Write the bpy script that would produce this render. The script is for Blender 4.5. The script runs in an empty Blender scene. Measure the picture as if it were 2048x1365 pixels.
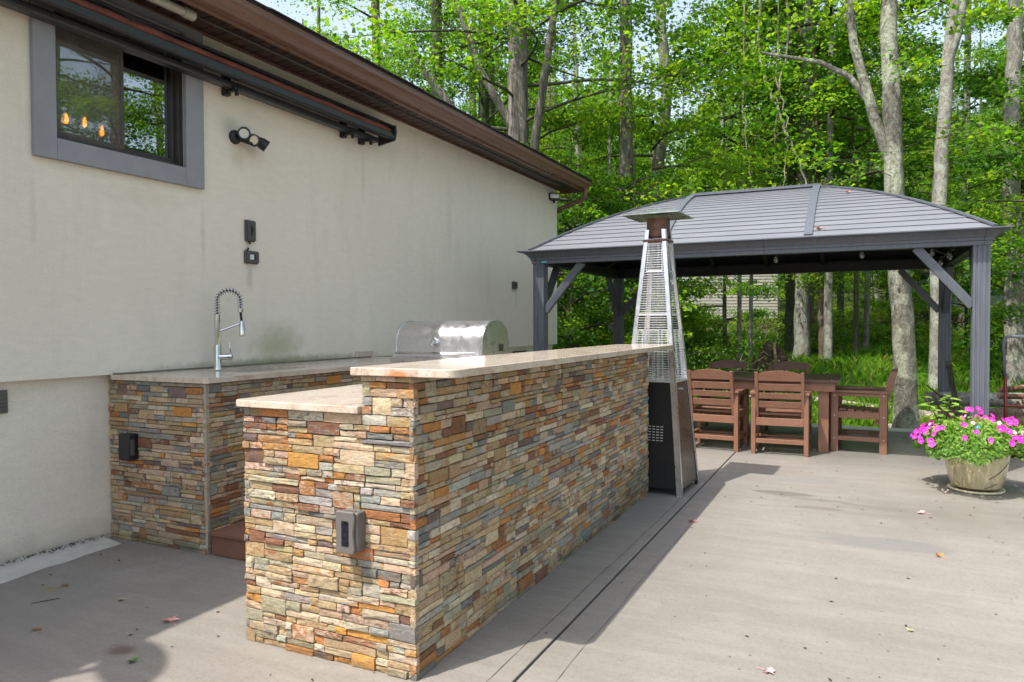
import bpy, math, random
import numpy as np
from mathutils import Vector, Matrix

sc = bpy.context.scene
COL = sc.collection
PI = math.pi

# ------------------------------------------------------------------ camera, sky, sun, exposure
cam_d = bpy.data.cameras.new('camera')
cam = bpy.data.objects.new('camera', cam_d)
COL.objects.link(cam)
YAW, PITCH, ROLL = 0.4464, 0.0226, -0.0036
fw = Vector((-math.sin(YAW) * math.cos(PITCH), math.cos(YAW) * math.cos(PITCH), -math.sin(PITCH)))
rt = Vector((math.cos(YAW), math.sin(YAW), 0))
up = rt.cross(fw)
r2 = rt * math.cos(ROLL) + up * math.sin(ROLL)
u2 = -rt * math.sin(ROLL) + up * math.cos(ROLL)
cam.matrix_world = Matrix(((r2.x, u2.x, -fw.x, 4.2636), (r2.y, u2.y, -fw.y, -.9456), (r2.z, u2.z, -fw.z, 1.35), (0, 0, 0, 1)))
cam_d.sensor_width = 36
cam_d.lens = 1451.7 / 2048 * 36
cam_d.clip_start = .05
cam_d.clip_end = 1000
sc.camera = cam

SUNV = Vector((.265, .505, -1)).normalized()          # direction the light travels
SUN_EL = math.asin(-SUNV.z)
world = bpy.data.worlds.new('World')
sc.world = world
world.use_nodes = True
wn = world.node_tree
for n in list(wn.nodes):
    wn.nodes.remove(n)
sky = wn.nodes.new('ShaderNodeTexSky')
sky.sky_type = 'NISHITA'
sky.sun_disc = False
sky.sun_elevation = SUN_EL
sky.sun_rotation = math.atan2(-SUNV.x, -SUNV.y)
sky.air_density = 1.0
sky.dust_density = 2.6
bg = wn.nodes.new('ShaderNodeBackground')
bg.inputs['Strength'].default_value = .15
wo = wn.nodes.new('ShaderNodeOutputWorld')
hsv = wn.nodes.new('ShaderNodeHueSaturation')
hsv.inputs['Saturation'].default_value = .70
wn.links.new(sky.outputs[0], hsv.inputs['Color'])
wn.links.new(hsv.outputs[0], bg.inputs[0])
wn.links.new(bg.outputs[0], wo.inputs[0])

sun_d = bpy.data.lights.new('sun', 'SUN')
sun_d.energy = 2.5
sun_d.angle = math.radians(.53)
sun_d.color = (1, .95, .86)
sun = bpy.data.objects.new('sun', sun_d)
COL.objects.link(sun)
sun.rotation_euler = SUNV.to_track_quat('-Z', 'Y').to_euler()
sun.location = (0, 0, 30)

sc.view_settings.view_transform = 'Standard'
sc.view_settings.look = 'None'
sc.view_settings.gamma = 1
sc.view_settings.use_curve_mapping = False
sc.view_settings.exposure = 1.27
try:
    sc.cycles.max_bounces = 8
    sc.cycles.transparent_max_bounces = 8
except Exception:
    pass


# ------------------------------------------------------------------ material helpers
class NT:
    def __init__(s, name):
        s.m = bpy.data.materials.new(name)
        s.m.use_nodes = True
        s.t = s.m.node_tree
        s.b = s.t.nodes['Principled BSDF']
        s.out = s.t.nodes['Material Output']

    def n(s, ty, **kw):
        nd = s.t.nodes.new('ShaderNode' + ty)
        for k, v in kw.items():
            setattr(nd, k, v)
        return nd

    def l(s, a, b):
        s.t.links.new(a, b)

    def pos(s, scale=(1, 1, 1), obj=False, loc=(0, 0, 0)):
        mp = s.n('Mapping')
        mp.inputs['Scale'].default_value = scale
        mp.inputs['Location'].default_value = loc
        if obj:
            s.l(s.n('TexCoord').outputs['Object'], mp.inputs[0])
        else:
            s.l(s.n('NewGeometry').outputs['Position'], mp.inputs[0])
        return mp.outputs[0]

    def noise(s, vec, scale, detail=4, rough=.55, dist=0):
        nd = s.n('TexNoise')
        nd.inputs['Scale'].default_value = scale
        nd.inputs['Detail'].default_value = detail
        nd.inputs['Roughness'].default_value = rough
        nd.inputs['Distortion'].default_value = dist
        s.l(vec, nd.inputs['Vector'])
        return nd.outputs[0]

    def ramp(s, fac, pts):
        r = s.n('ValToRGB')
        e = r.color_ramp.elements
        while len(e) < len(pts):
            e.new(.5)
        for i, (p, c) in enumerate(pts):
            e[i].position = p
            if not isinstance(c, (tuple, list)):
                c = (c, c, c)
            e[i].color = (*c, 1) if len(c) == 3 else c
        s.l(fac, r.inputs[0])
        return r.outputs[0]

    def mix(s, fac, a, b, mode='MIX'):
        m = s.n('Mix', data_type='RGBA', blend_type=mode)
        for k, v in ((0, fac), (6, a), (7, b)):
            if isinstance(v, bpy.types.NodeSocket):
                s.l(v, m.inputs[k])
            elif isinstance(v, (tuple, list)):
                m.inputs[k].default_value = (*v[:3], 1)
            elif k == 0:
                m.inputs[k].default_value = v
            else:
                m.inputs[k].default_value = (v, v, v, 1)
        return m.outputs[2]

    def math(s, op, a, b=None, c=None):
        m = s.n('Math', operation=op)
        for k, v in enumerate((a, b, c)):
            if v is None:
                continue
            if isinstance(v, bpy.types.NodeSocket):
                s.l(v, m.inputs[k])
            else:
                m.inputs[k].default_value = v
        return m.outputs[0]

    def bump(s, h, strength=.3, dist=.01, prev=None):
        b = s.n('Bump')
        b.inputs['Strength'].default_value = strength
        b.inputs['Distance'].default_value = dist
        s.l(h, b.inputs['Height'])
        if prev is not None:
            s.l(prev, b.inputs['Normal'])
        s.l(b.outputs[0], s.b.inputs['Normal'])
        return b.outputs[0]

    def set(s, **kw):
        for k, v in kw.items():
            k = {'color': 'Base Color', 'rough': 'Roughness', 'metal': 'Metallic', 'spec': 'Specular IOR Level', 'alpha': 'Alpha', 'trans': 'Transmission Weight', 'coat': 'Coat Weight'}.get(k, k)
            i = s.b.inputs[k]
            if isinstance(v, bpy.types.NodeSocket):
                s.l(v, i)
            elif isinstance(v, (tuple, list)):
                i.default_value = (*v[:3], 1)
            else:
                i.default_value = v
        return s


def simple(name, c, rough=.5, metal=0, var=.12, scale=8, bump=.0, bscale=60, spec=.5, stretch=(1, 1, 1), bdist=.003):
    t = NT(name)
    v = t.pos(stretch)
    f = t.noise(v, scale, 5)
    a = tuple(x * (1 - var) for x in c)
    b = tuple(min(1, x * (1 + var)) for x in c)
    t.set(color=t.ramp(f, [(.3, a), (.7, b)]), rough=rough, metal=metal, spec=spec)
    rr = t.ramp(t.noise(v, scale * 3, 3), [(.3, max(0, rough - .08)), (.7, min(1, rough + .08))])
    t.set(rough=rr)
    if bump:
        t.bump(t.noise(v, bscale, 5, .6), bump, bdist)
    return t.m


def emis(name, c, e):
    t = NT(name)
    t.set(color=c, rough=.5)
    t.b.inputs['Emission Color'].default_value = (*c, 1)
    t.b.inputs['Emission Strength'].default_value = e
    return t.m


M = {}
# stucco
t = NT('stucco')
v = t.pos()
big = t.noise(v, .8, 4)
fine = t.noise(v, 140, 3, .7)
vs = t.pos((1, 1, 3.2))
brushed = t.noise(vs, 9, 4, .6)
c = t.ramp(big, [(.3, (.83, .745, .63)), (.7, (.88, .795, .68))])
c = t.mix(t.ramp(brushed, [(.35, 0), (.75, .22)]), c, (.58, .545, .48))
c = t.mix(t.ramp(fine, [(.30, .35), (.5, 0)]), c, (.42, .39, .34))
c = t.mix(t.ramp(t.noise(t.pos((1, 2.2, .35)), 2.2, 5, .65), [(.52, 0), (.75, .22)]), c, (.50, .475, .41))


def blob(t, centre, rad, edge=.5, nscale=6, nstr=.4, noff=0):
    """0..1 mask round a point, with a ragged edge"""
    mp = t.n('Mapping')
    mp.inputs['Location'].default_value = tuple(-a / b for a, b in zip(centre, rad))
    mp.inputs['Scale'].default_value = tuple(1 / b for b in rad)
    g = t.n('NewGeometry')
    t.l(g.outputs['Position'], mp.inputs[0])
    ln = t.n('VectorMath', operation='LENGTH')
    t.l(mp.outputs[0], ln.inputs[0])
    nz = t.noise(t.pos(loc=(noff, noff, noff)), nscale, 4, .6)
    d = t.math('ADD', ln.outputs['Value'], t.math('MULTIPLY', t.math('SUBTRACT', nz, .5), nstr * 2))
    mr = t.n('MapRange', interpolation_type='SMOOTHSTEP')
    mr.inputs['From Min'].default_value = 1
    mr.inputs['From Max'].default_value = 1 - edge
    t.l(d, mr.inputs[0])
    return mr.outputs[0]


mil = t.math('MULTIPLY', blob(t, (0, 3.55, 1.2), (.5, .42, .26), .95, 9, .35), .55)
c = t.mix(mil, c, (.28, .29, .13))
mil2 = t.math('MULTIPLY', blob(t, (0, 3.6, 1.05), (.5, 1.7, .07), .9, 12, .5), .7)
c = t.mix(mil2, c, (.18, .20, .09))
mil3 = t.math('MULTIPLY', blob(t, (0, .6, .0), (.5, 2.2, .12), .9, 10, .4), .35)
c = t.mix(mil3, c, (.3, .28, .22))
mil4 = t.math('MULTIPLY', blob(t, (0, 3.05, 2.84), (.5, .16, .12), .95, 9, .3), .35)
c = t.mix(mil4, c, (.33, .35, .28))
for (yy_, zz_, ry_, rz_, am_) in ((3.26, 1.72, .05, .16, .3), (3.25, 1.98, .035, .06, .3), (3.15, 2.62, .10, .12, .2), (2.82, 2.0, .03, .35, .2), (1.63, 2.0, .03, .3, .16), (4.7, 2.75, .05, .3, .18), (6.3, 2.6, .12, .7, .12), (8.1, 1.7, .05, .2, .2), (2.3, 2.2, .5, .1, .1)):
    c = t.mix(t.math('MULTIPLY', blob(t, (0, yy_, zz_), (.5, ry_, rz_), .95, 14, .5, yy_), am_), c, (.30, .24, .17))
c = t.mix(t.math('MULTIPLY', blob(t, (-.06, 1.0, 0.02), (.3, 3.0, .22), .95, 7, .5, 4), .35), c, (.33, .30, .24))
t.set(color=c, rough=.93, spec=.25)
b1 = t.bump(fine, .45, .004)
t.bump(t.noise(vs, 26, 5, .7), .3, .010, b1)
M['stucco'] = t.m
M['trim'] = simple('grey stucco trim', (.30, .30, .325), .9, var=.07, bump=.5, bscale=200, bdist=.003, spec=.3)
M['bronze'] = simple('dark bronze frame', (.045, .038, .035), .45, var=.2)
M['black'] = simple('black plastic', (.018, .018, .02), .42, var=.2)
M['blackpaint'] = simple('black powder coat', (.008, .008, .009), .5, var=.2, bump=.15, bscale=400)
M['awnblack'] = simple('black aluminium', (.028, .030, .035), .35, var=.15)
M['boxgrey'] = simple('dark taupe plastic', (.085, .078, .072), .5, var=.15, bump=.1)
M['cover'] = simple('grey plastic cover', (.135, .127, .115), .45, var=.1, bump=.1, bscale=200)
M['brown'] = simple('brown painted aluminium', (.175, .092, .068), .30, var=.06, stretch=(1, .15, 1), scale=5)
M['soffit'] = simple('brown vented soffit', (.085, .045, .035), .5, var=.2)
M['fabric'] = simple('rust red awning fabric', (.17, .05, .034), .85, var=.35, stretch=(1, .4, 2), scale=14, bump=.4, bscale=30, bdist=.01)
M['pvc'] = simple('grey beige conduit', (.36, .34, .29), .5, var=.12)
M['shingle'] = simple('dark shingles', (.035, .031, .03), .9, var=.35, scale=20, bump=.5, bscale=90)
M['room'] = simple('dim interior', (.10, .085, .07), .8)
M['blind'] = simple('white blind slats', (.88, .87, .83), .5, var=.05)
M['lens'] = simple('frosted lens', (.82, .80, .74), .25, var=.03)
M['bulb'] = emis('warm filament bulb', (1, .26, .02), 7)
M['led'] = simple('yellow led chip', (.8, .7, .2), .4)
M['white'] = simple('white plastic', (.75, .74, .70), .4, var=.05)

t = NT('window glass')
v = t.pos()
gl = t.n('BsdfGlossy')
gl.inputs['Roughness'].default_value = .005
gl.inputs['Color'].default_value = (.9, .95, .92, 1)
tr = t.n('BsdfTransparent')
tr.inputs['Color'].default_value = (.75, .8, .76, 1)
fr = t.n('Fresnel')
fr.inputs['IOR'].default_value = 1.6
bp = t.n('Bump')
bp.inputs['Strength'].default_value = .06
bp.inputs['Distance'].default_value = .012
t.l(t.noise(v, 2.2, 2), bp.inputs['Height'])
t.l(bp.outputs[0], gl.inputs['Normal'])
mx = t.n('MixShader')
t.l(t.math('ADD', t.math('MULTIPLY', fr.outputs[0], 1.6), .30), mx.inputs[0])
t.l(tr.outputs[0], mx.inputs[1])
t.l(gl.outputs[0], mx.inputs[2])
t.l(mx.outputs[0], t.out.inputs[0])
M['glass'] = t.m

t = NT('insect screen')
df = t.n('BsdfDiffuse')
df.inputs['Color'].default_value = (.22, .2, .18, 1)
tr = t.n('BsdfTransparent')
mx = t.n('MixShader')
v = t.pos()
w1 = t.n('TexWave', wave_type='BANDS', bands_direction='Y')
w1.inputs['Scale'].default_value = 180
t.l(v, w1.inputs[0])
t.l(t.math('ADD', t.math('MULTIPLY', w1.outputs['Fac'], .15), .15), mx.inputs[0])
t.l(tr.outputs[0], mx.inputs[1])
t.l(df.outputs[0], mx.inputs[2])
t.l(mx.outputs[0], t.out.inputs[0])
M['screen'] = t.m

t = NT('clear glass tube')
gl = t.n('BsdfGlossy')
gl.inputs['Roughness'].default_value = .03
tr = t.n('BsdfTransparent')
tr.inputs['Color'].default_value = (.9, .92, .93, 1)
lw = t.n('LayerWeight')
lw.inputs[0].default_value = .45
mx = t.n('MixShader')
t.l(t.math('ADD', t.math('MULTIPLY', lw.outputs['Facing'], .5), .15), mx.inputs[0])
t.l(tr.outputs[0], mx.inputs[1])
t.l(gl.outputs[0], mx.inputs[2])
t.l(mx.outputs[0], t.out.inputs[0])
M['tube'] = t.m

# concrete
def concrete(name, tint=1.0):
    t = NT(name)
    v = t.pos()
    big = t.noise(v, .45, 5, .6)
    mid = t.noise(t.pos((1, .55, 1)), 2.6, 6, .65, .4)
    fine = t.noise(v, 55, 6, .75)
    grit = t.noise(v, 260, 3, .7)
    a = tuple(x * tint for x in (.232, .211, .186))
    b = tuple(x * tint for x in (.298, .275, .246))
    c = t.ramp(big, [(.3, a), (.72, b)])
    c = t.mix(t.ramp(mid, [(.38, 0), (.72, .50)]), c, (.185, .172, .158))
    mott = t.noise(t.pos(loc=(7, 3, 0)), 1.3, 7, .72, .8)
    c = t.mix(t.ramp(mott, [(.46, 0), (.62, .42)]), c, (.21, .19, .168))
    c = t.mix(t.ramp(mott, [(.30, .35), (.42, 0)]), c, (.36, .335, .30))
    c = t.mix(t.ramp(fine, [(.28, .7), (.52, 0)]), c, (.15, .14, .125))
    pores = t.noise(t.pos(loc=(2, 8, 0)), 24, 8, .8)
    c = t.mix(t.ramp(pores, [(.30, .55), (.44, 0)]), c, (.11, .10, .09))
    c = t.mix(t.ramp(pores, [(.56, 0), (.70, .3)]), c, (.40, .385, .36))
    c = t.mix(t.ramp(grit, [(.32, .55), (.55, 0)]), c, (.12, .11, .10))
    c = t.mix(t.ramp(grit, [(.58, 0), (.75, .35)]), c, (.46, .44, .40))
    # trowel streaks running away from the house
    st = t.noise(t.pos((.5, 3.0, 1)), 3.2, 5, .6, .8)
    c = t.mix(t.ramp(st, [(.45, 0), (.8, .38)]), c, (.345, .325, .295))
    rough = t.ramp(mid, [(.3, .62), (.7, .86)])
    # damp, polished and stained places
    for ctr, rad, ed, ns, ni, col, am, rr in (
            ((3.72, 5.17, 0), (.26, .09, 1), .25, 6, .25, (.15, .135, .115), .75, .5),
            ((4.0, 4.78, 0), (.2, .05, 1), .25, 8, .35, (.17, .15, .13), .6, .5),
            ((3.98, 5.05, 0), (.3, .05, 1), .25, 14, .6, (.17, .15, .13), .5, .5),
            ((4.25, 5.0, 0), (.12, .03, 1), .3, 8, .4, (.17, .15, .13), .6, .5),
            ((4.42, 4.02, 0), (.42, .16, 1), .25, 5, .45, (.185, .185, .18), .6, .5),
            ((3.85, 5.75, 0), (.5, .25, 1), .9, 3, .3, (.24, .235, .23), .6, .45),
            ((1.5, 1.05, 0), (.1, .07, 1), .8, 16, .6, (.11, .07, .055), .85, .8),
            ((.53, 1.37, 0), (.07, .05, 1), .8, 14, .4, (.25, .18, .06), .7, .8),
            ((.6, 1.1, 0), (.9, .5, 1), .9, 2, .5, (.22, .20, .185), .55, .85),
            ((.95, .85, 0), (1.1, .16, 1), .8, 4, .6, (.2, .17, .165), .5, .85),
            ((3.2, 3.6, 0), (.14, .5, 1), .9, 4, .6, (.19, .19, .19), .45, .6),
            ((2.9, 4.4, 0), (.35, 1.1, 1), .8, 3, .5, (.2, .2, .2), .4, .4)):
        mk = t.math('MULTIPLY', blob(t, ctr, rad, ed, ns, ni, ctr[0]), am)
        c = t.mix(mk, c, col)
        rough = t.mix(mk, rough, rr)
    wet = blob(t, (4.9, 4.9, 0), (1.3, .75, 1), .95, 1.6, .35, 3)
    rough = t.mix(wet, rough, .30)
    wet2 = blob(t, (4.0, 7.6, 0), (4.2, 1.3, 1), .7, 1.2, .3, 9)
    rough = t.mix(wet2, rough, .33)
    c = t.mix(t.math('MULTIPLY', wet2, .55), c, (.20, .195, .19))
    # black specks of grit
    sp = t.n('TexVoronoi')
    sp.inputs['Scale'].default_value = 7
    t.l(v, sp.inputs[0])
    spm = t.ramp(sp.outputs['Distance'], [(.03, .8), (.06, 0)])
    c = t.mix(spm, c, (.06, .055, .05))
    c = t.mix(1.0, c, (.95, .945, .935), 'MULTIPLY')
    t.set(color=c, rough=rough, spec=.45)
    b1 = t.bump(t.noise(v, 180, 4, .7), .28, .002)
    t.bump(mid, .12, .01, b1)
    return t.m


M['concrete'] = concrete('concrete')
M['newcement'] = simple('pale cement strip', (.50, .48, .44), .9, var=.1, scale=10, bump=.4, bscale=90)
M['joint'] = simple('dark joint', (.02, .018, .016), .95)
M['mortar'] = simple('bonding mortar', (.27, .25, .215), .95, var=.25, bump=.5, bscale=120)
M['edge'] = simple('grey corner bead', (.17, .16, .12), .7, var=.15)

# granite
t = NT('polished granite')
v = t.pos()
f1 = t.noise(t.pos((2.4, .8, 1.2)), 5, 7, .68, 1.0)
f2 = t.noise(v, 60, 4, .7)
f3 = t.noise(t.pos((1.6, .6, 1), loc=(3, 5, 1)), 7, 6, .7, 1.5)
c = t.ramp(f1, [(.32, (.43, .30, .235)), (.46, (.56, .46, .37)), (.62, (.63, .545, .455)), (.78, (.50, .40, .32))])
c = t.mix(t.ramp(f3, [(.56, 0), (.72, .65)]), c, (.30, .13, .075))
c = t.mix(t.ramp(f2, [(.30, .6), (.42, 0)]), c, (.25, .14, .10))
vo = t.n('TexVoronoi')
vo.inputs['Scale'].default_value = 45
t.l(v, vo.inputs[0])
c = t.mix(t.ramp(vo.outputs['Distance'], [(.08, .5), (.2, 0)]), c, (.12, .07, .06))
ru = blob(t, (2.7, 1.33, 1.16), (.07, .2, .025), .7, 40, .5)
c = t.mix(t.math('MULTIPLY', ru, .8), c, (.5, .17, .04))
t.set(color=c, rough=t.ramp(f2, [(.3, .16), (.7, .1)]), spec=.5)
M['granite'] = t.m

# stone veneer: the colour of each stone is stored on its own mesh
t = NT('split slate')
at = t.n('Attribute', attribute_name='tone')
at2 = t.n('Attribute', attribute_name='vein')
v = t.pos()
n1 = t.noise(t.pos((1, 1, 1.6)), 22, 5, .7, 1.2)
n2 = t.noise(v, 75, 5, .75)
c = t.mix(t.ramp(n1, [(.50, 0), (.62, .9)]), at.outputs['Color'], at2.outputs['Color'])
n4 = t.noise(t.pos((1, 1, 1.8), loc=(5, 2, 1)), 30, 6, .75, .8)
c = t.mix(.75, c, t.ramp(n4, [(.30, (.42, .38, .33)), (.5, (.95, .93, .9)), (.72, (1.15, 1.12, 1.08))]), 'MULTIPLY')
rust = t.noise(t.pos(loc=(9, 1, 4)), 11, 5, .75, 1.5)
c = t.mix(t.ramp(rust, [(.57, 0), (.68, .55)]), c, (.34, .13, .045))
c = t.mix(t.ramp(n2, [(.3, .30), (.6, 0)]), c, (.14, .11, .085))
c = t.mix(t.ramp(t.noise(v, 14, 4, .7), [(.66, 0), (.80, .35)]), c, (.55, .52, .47))
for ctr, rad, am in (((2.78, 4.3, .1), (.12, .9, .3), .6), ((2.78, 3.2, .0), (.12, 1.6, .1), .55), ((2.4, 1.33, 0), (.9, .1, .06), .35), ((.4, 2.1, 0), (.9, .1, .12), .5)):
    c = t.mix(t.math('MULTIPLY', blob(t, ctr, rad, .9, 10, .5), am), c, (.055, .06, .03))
t.set(color=c, rough=.78, spec=.35)
b1 = t.bump(t.noise(t.pos((1, 1, 2)), 38, 6, .7, .5), .75, .012)
t.bump(t.noise(v, 190, 4, .7), .35, .003, b1)
M['stone'] = t.m

# metals
def steel(name, c=(.62, .62, .63), rough=.24, stretch=(1, 1, 60), sc_=6, bump=.05):
    t = NT(name)
    v = t.pos(stretch)
    f = t.noise(v, sc_, 4, .6)
    t.set(color=t.ramp(f, [(.3, tuple(x * .88 for x in c)), (.7, c)]), metal=1,
          rough=t.ramp(t.noise(t.pos(), 14, 5, .7), [(.3, rough * .75), (.75, rough * 1.4)]))
    t.bump(f, bump, .001)
    return t.m


M['steel'] = steel('brushed stainless steel', (.78, .78, .79), .30, (1, 1, 1), 8, 0)
M['hood'] = steel('weathered stainless hood', (.74, .74, .76), .34, (1, 1, 1), 30, .02)
M['chrome'] = steel('chrome', (.72, .72, .73), .08, (1, 1, 1), 10, 0)
M['wire'] = simple('galvanised wire', (.72, .72, .75), .4, .35, var=.05)
M['rust'] = simple('heat browned steel', (.13, .07, .05), .5, .5, var=.35, scale=14)
M['heatpanel'] = steel('dark brushed steel', (.20, .185, .18), .30, (1, 1, 1), 3, 0)
t = NT('gazebo paint')
t.set(color=(.088, .094, .112), rough=.42, spec=.55)
f = t.noise(t.pos((8, 8, 1)), 4, 4)
t.set(color=t.ramp(f, [(.3, (.085, .094, .114)), (.7, (.11, .121, .145))]))
M['gazebo'] = t.m
t = NT('gazebo roof sheet')
f = t.noise(t.pos((.5, 2, 1)), 2.5, 5, .6)
t.set(color=t.ramp(f, [(.3, (.145, .15, .172)), (.7, (.19, .195, .218))]), rough=t.ramp(f, [(.3, .42), (.7, .30)]), spec=.6)
t.bump(t.noise(t.pos(), 3, 3), .06, .02)
M['gazroof'] = t.m
M['gazdark'] = simple('seam and shade black', (.014, .014, .017), .55, var=.2)  # for seams, and for roof shade painted onto beams, rafters and lining
M['teal'] = simple('teal sticker', (.02, .28, .40), .4, var=.1)
M['ink'] = simple('sticker ink', (.7, .8, .85), .5)
M['gazglow'] = simple('clear bulb glass', (.5, .48, .42), .1, var=.05)

t = NT('brown plastic lumber')
f = t.noise(t.pos((3, 3, 3)), 3, 5, .7)
gr = t.noise(t.pos((40, 6, 6)), 4, 5, .7)
t.set(color=t.ramp(f, [(.3, (.195, .092, .056)), (.7, (.255, .124, .077))]), rough=.42, spec=.5)
t.bump(gr, .2, .003)
M['lumber'] = t.m
M['decking'] = simple('reddish composite decking', (.16, .075, .048), .6, var=.18, scale=6, bump=.25, bscale=60, stretch=(1, 8, 1))
M['screw'] = simple('screw head', (.6, .6, .6), .3, .9)
M['tabletop'] = simple('dark table boards', (.10, .055, .042), .38, var=.15, bump=.2)

t = NT('glazed pot')
f = t.noise(t.pos((9, 9, 2.2)), 3, 5, .65, 1.5)
c = t.ramp(f, [(.3, (.34, .26, .13)), (.52, (.52, .45, .28)), (.7, (.62, .55, .38))])
t.set(color=c, rough=.25, spec=.6, coat=.3)
t.bump(t.noise(t.pos(), 30, 4), .2, .004)
M['pot'] = t.m
M['saucer'] = simple('cream saucer', (.62, .55, .38), .4, var=.15)
M['soil'] = simple('potting soil', (.03, .02, .014), 1, var=.4)
M['magenta'] = simple('magenta petals', (.62, .015, .38), .6, var=.2, scale=60)
M['palepink'] = simple('faded pink petals', (.75, .45, .62), .6, var=.1)
M['yellow'] = simple('flower throat', (.6, .35, .05), .6)
M['globe'] = simple('blue glass ball', (.06, .22, .38), .08, var=.2)
M['redpaint'] = simple('dark red paint', (.14, .012, .010), .4, var=.2)
M['greytube'] = simple('grey tube', (.11, .12, .145), .4, var=.1)


# bark and leaves
def bark(name, a, b, lichen=None, vs=.18, bump=.9, crack=10):
    t = NT(name)
    v = t.pos((1, 1, vs))
    n1 = t.noise(v, crack, 7, .72, 1.2)
    n2 = t.noise(t.pos(), 3.0, 5, .65)
    c = t.ramp(n1, [(.33, tuple(x * .45 for x in a)), (.48, a), (.68, b)])
    if lichen:
        c = t.mix(t.ramp(n2, [(.48, 0), (.60, .85)]), c, lichen)
        n3 = t.noise(t.pos(), 26, 4, .7)
        c = t.mix(t.ramp(n3, [(.36, .7), (.5, 0)]), c, tuple(x * .5 for x in a))
    t.set(color=c, rough=.92, spec=.2)
    t.bump(n1, bump, .05)
    return t.m


M['bark_furrow'] = bark('furrowed grey brown bark', (.16, .14, .118), (.38, .345, .295), None, .12, 1.0, 12)
M['bark_dark'] = bark('dark mossy bark', (.085, .078, .056), (.19, .17, .125), (.10, .13, .06), .2, .9, 12)
M['bark_grey'] = bark('smooth grey bark', (.24, .225, .195), (.40, .375, .33), (.42, .43, .36), .4, .6, 16)
M['bark_lichen'] = bark('lichen covered bark', (.20, .19, .15), (.36, .345, .29), (.48, .50, .37), .5, 1.0, 18)
M['bark_brown'] = bark('brown grey bark', (.17, .12, .09), (.30, .235, .185), None, .15, .8, 14)
M['bark_twig'] = bark('twig bark', (.07, .06, .045), (.15, .13, .1), None, .3, .5, 20)
M['deadwood'] = bark('bleached dead wood', (.30, .26, .20), (.48, .43, .35), None, .3, .6, 20)
M['logbark'] = bark('split log bark', (.16, .09, .06), (.42, .27, .17), None, .35, .8, 12)
M['logend'] = simple('cut log end', (.42, .27, .16), .8, var=.25, scale=20)


def leafmat(name, pts, trans=.45, hue=.0, rough=.55):
    t = NT(name)
    at = t.n('Attribute', attribute_name='lv')
    oi = t.n('ObjectInfo')
    f = t.math('ADD', at.outputs['Fac'], t.math('MULTIPLY', t.math('SUBTRACT', oi.outputs['Random'], .5), hue))
    c = t.ramp(f, pts)
    df = t.n('BsdfPrincipled')
    df.inputs['Roughness'].default_value = rough
    df.inputs['Specular IOR Level'].default_value = .35
    t.l(c, df.inputs['Base Color'])
    tl = t.n('BsdfTranslucent')
    ct = t.mix(.75, c, (1.0, 1.15, .35), 'MULTIPLY')
    ct = t.mix(1.0, ct, (1.9, 1.9, 1.3), 'MULTIPLY')
    t.l(ct, tl.inputs['Color'])
    mx = t.n('MixShader')
    mx.inputs[0].default_value = trans
    t.l(df.outputs[0], mx.inputs[1])
    t.l(tl.outputs[0], mx.inputs[2])
    t.t.nodes.remove(t.b)
    t.l(mx.outputs[0], t.out.inputs[0])
    return t.m


LP = [(0.0, (.028, .080, .012)), (.3, (.060, .150, .013)), (.6, (.115, .225, .016)), (1.0, (.27, .35, .022))]
M['leaf'] = leafmat('maple leaves', LP, .5, .3)
M['leaf_far'] = leafmat('distant leaves', [(0, (.07, .15, .035)), (.5, (.14, .25, .05)), (1, (.26, .36, .07))], .4, .2)
M['leaf_dark'] = leafmat('understory leaves', [(0, (.045, .10, .014)), (.5, (.10, .19, .022)), (1, (.24, .31, .03))], .4, .3)
M['grass'] = leafmat('grass blades', [(0, (.05, .12, .010)), (.5, (.11, .25, .014)), (.85, (.20, .34, .02)), (1, (.32, .33, .08))], .4, 0, .6)
M['fern'] = leafmat('fern fronds', [(0, (.025, .075, .010)), (.6, (.07, .19, .016)), (1, (.16, .28, .02))], .4, 0, .6)
M['potleaf'] = leafmat('petunia leaves', [(0, (.06, .15, .02)), (.6, (.14, .27, .04)), (1, (.28, .40, .08))], .35, 0, .5)
t = NT('forest floor')
v = t.pos()
f = t.noise(v, .25, 5, .6)
g = t.noise(v, 9, 6, .75)
c = t.ramp(f, [(.38, (.05, .085, .016)), (.56, (.065, .075, .025)), (.7, (.10, .075, .05))])
c = t.mix(t.ramp(g, [(.4, 0), (.7, .6)]), c, (.035, .03, .018))
gv = blob(t, (1.8, 33, 1.0), (6.5, 5.0, 30), .4, .5, .3)
c = t.mix(gv, c, (.26, .26, .265))
t.set(color=c, rough=1, spec=.1)
t.bump(g, .8, .08)
M['ground'] = t.m
M['siding'] = simple('beige vinyl siding', (.40, .38, .345), .6, var=.06)
M['darkbase'] = simple('dark brown foundation', (.07, .045, .035), .9)
M['bluewall'] = simple('pale blue siding', (.36, .44, .55), .6)
M['soilroot'] = simple('root ball soil', (.045, .028, .018), 1, var=.5, scale=5, bump=.8, bscale=14, bdist=.05)


# ------------------------------------------------------------------ mesh helpers
def link(o):
    COL.objects.link(o)
    return o


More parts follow.
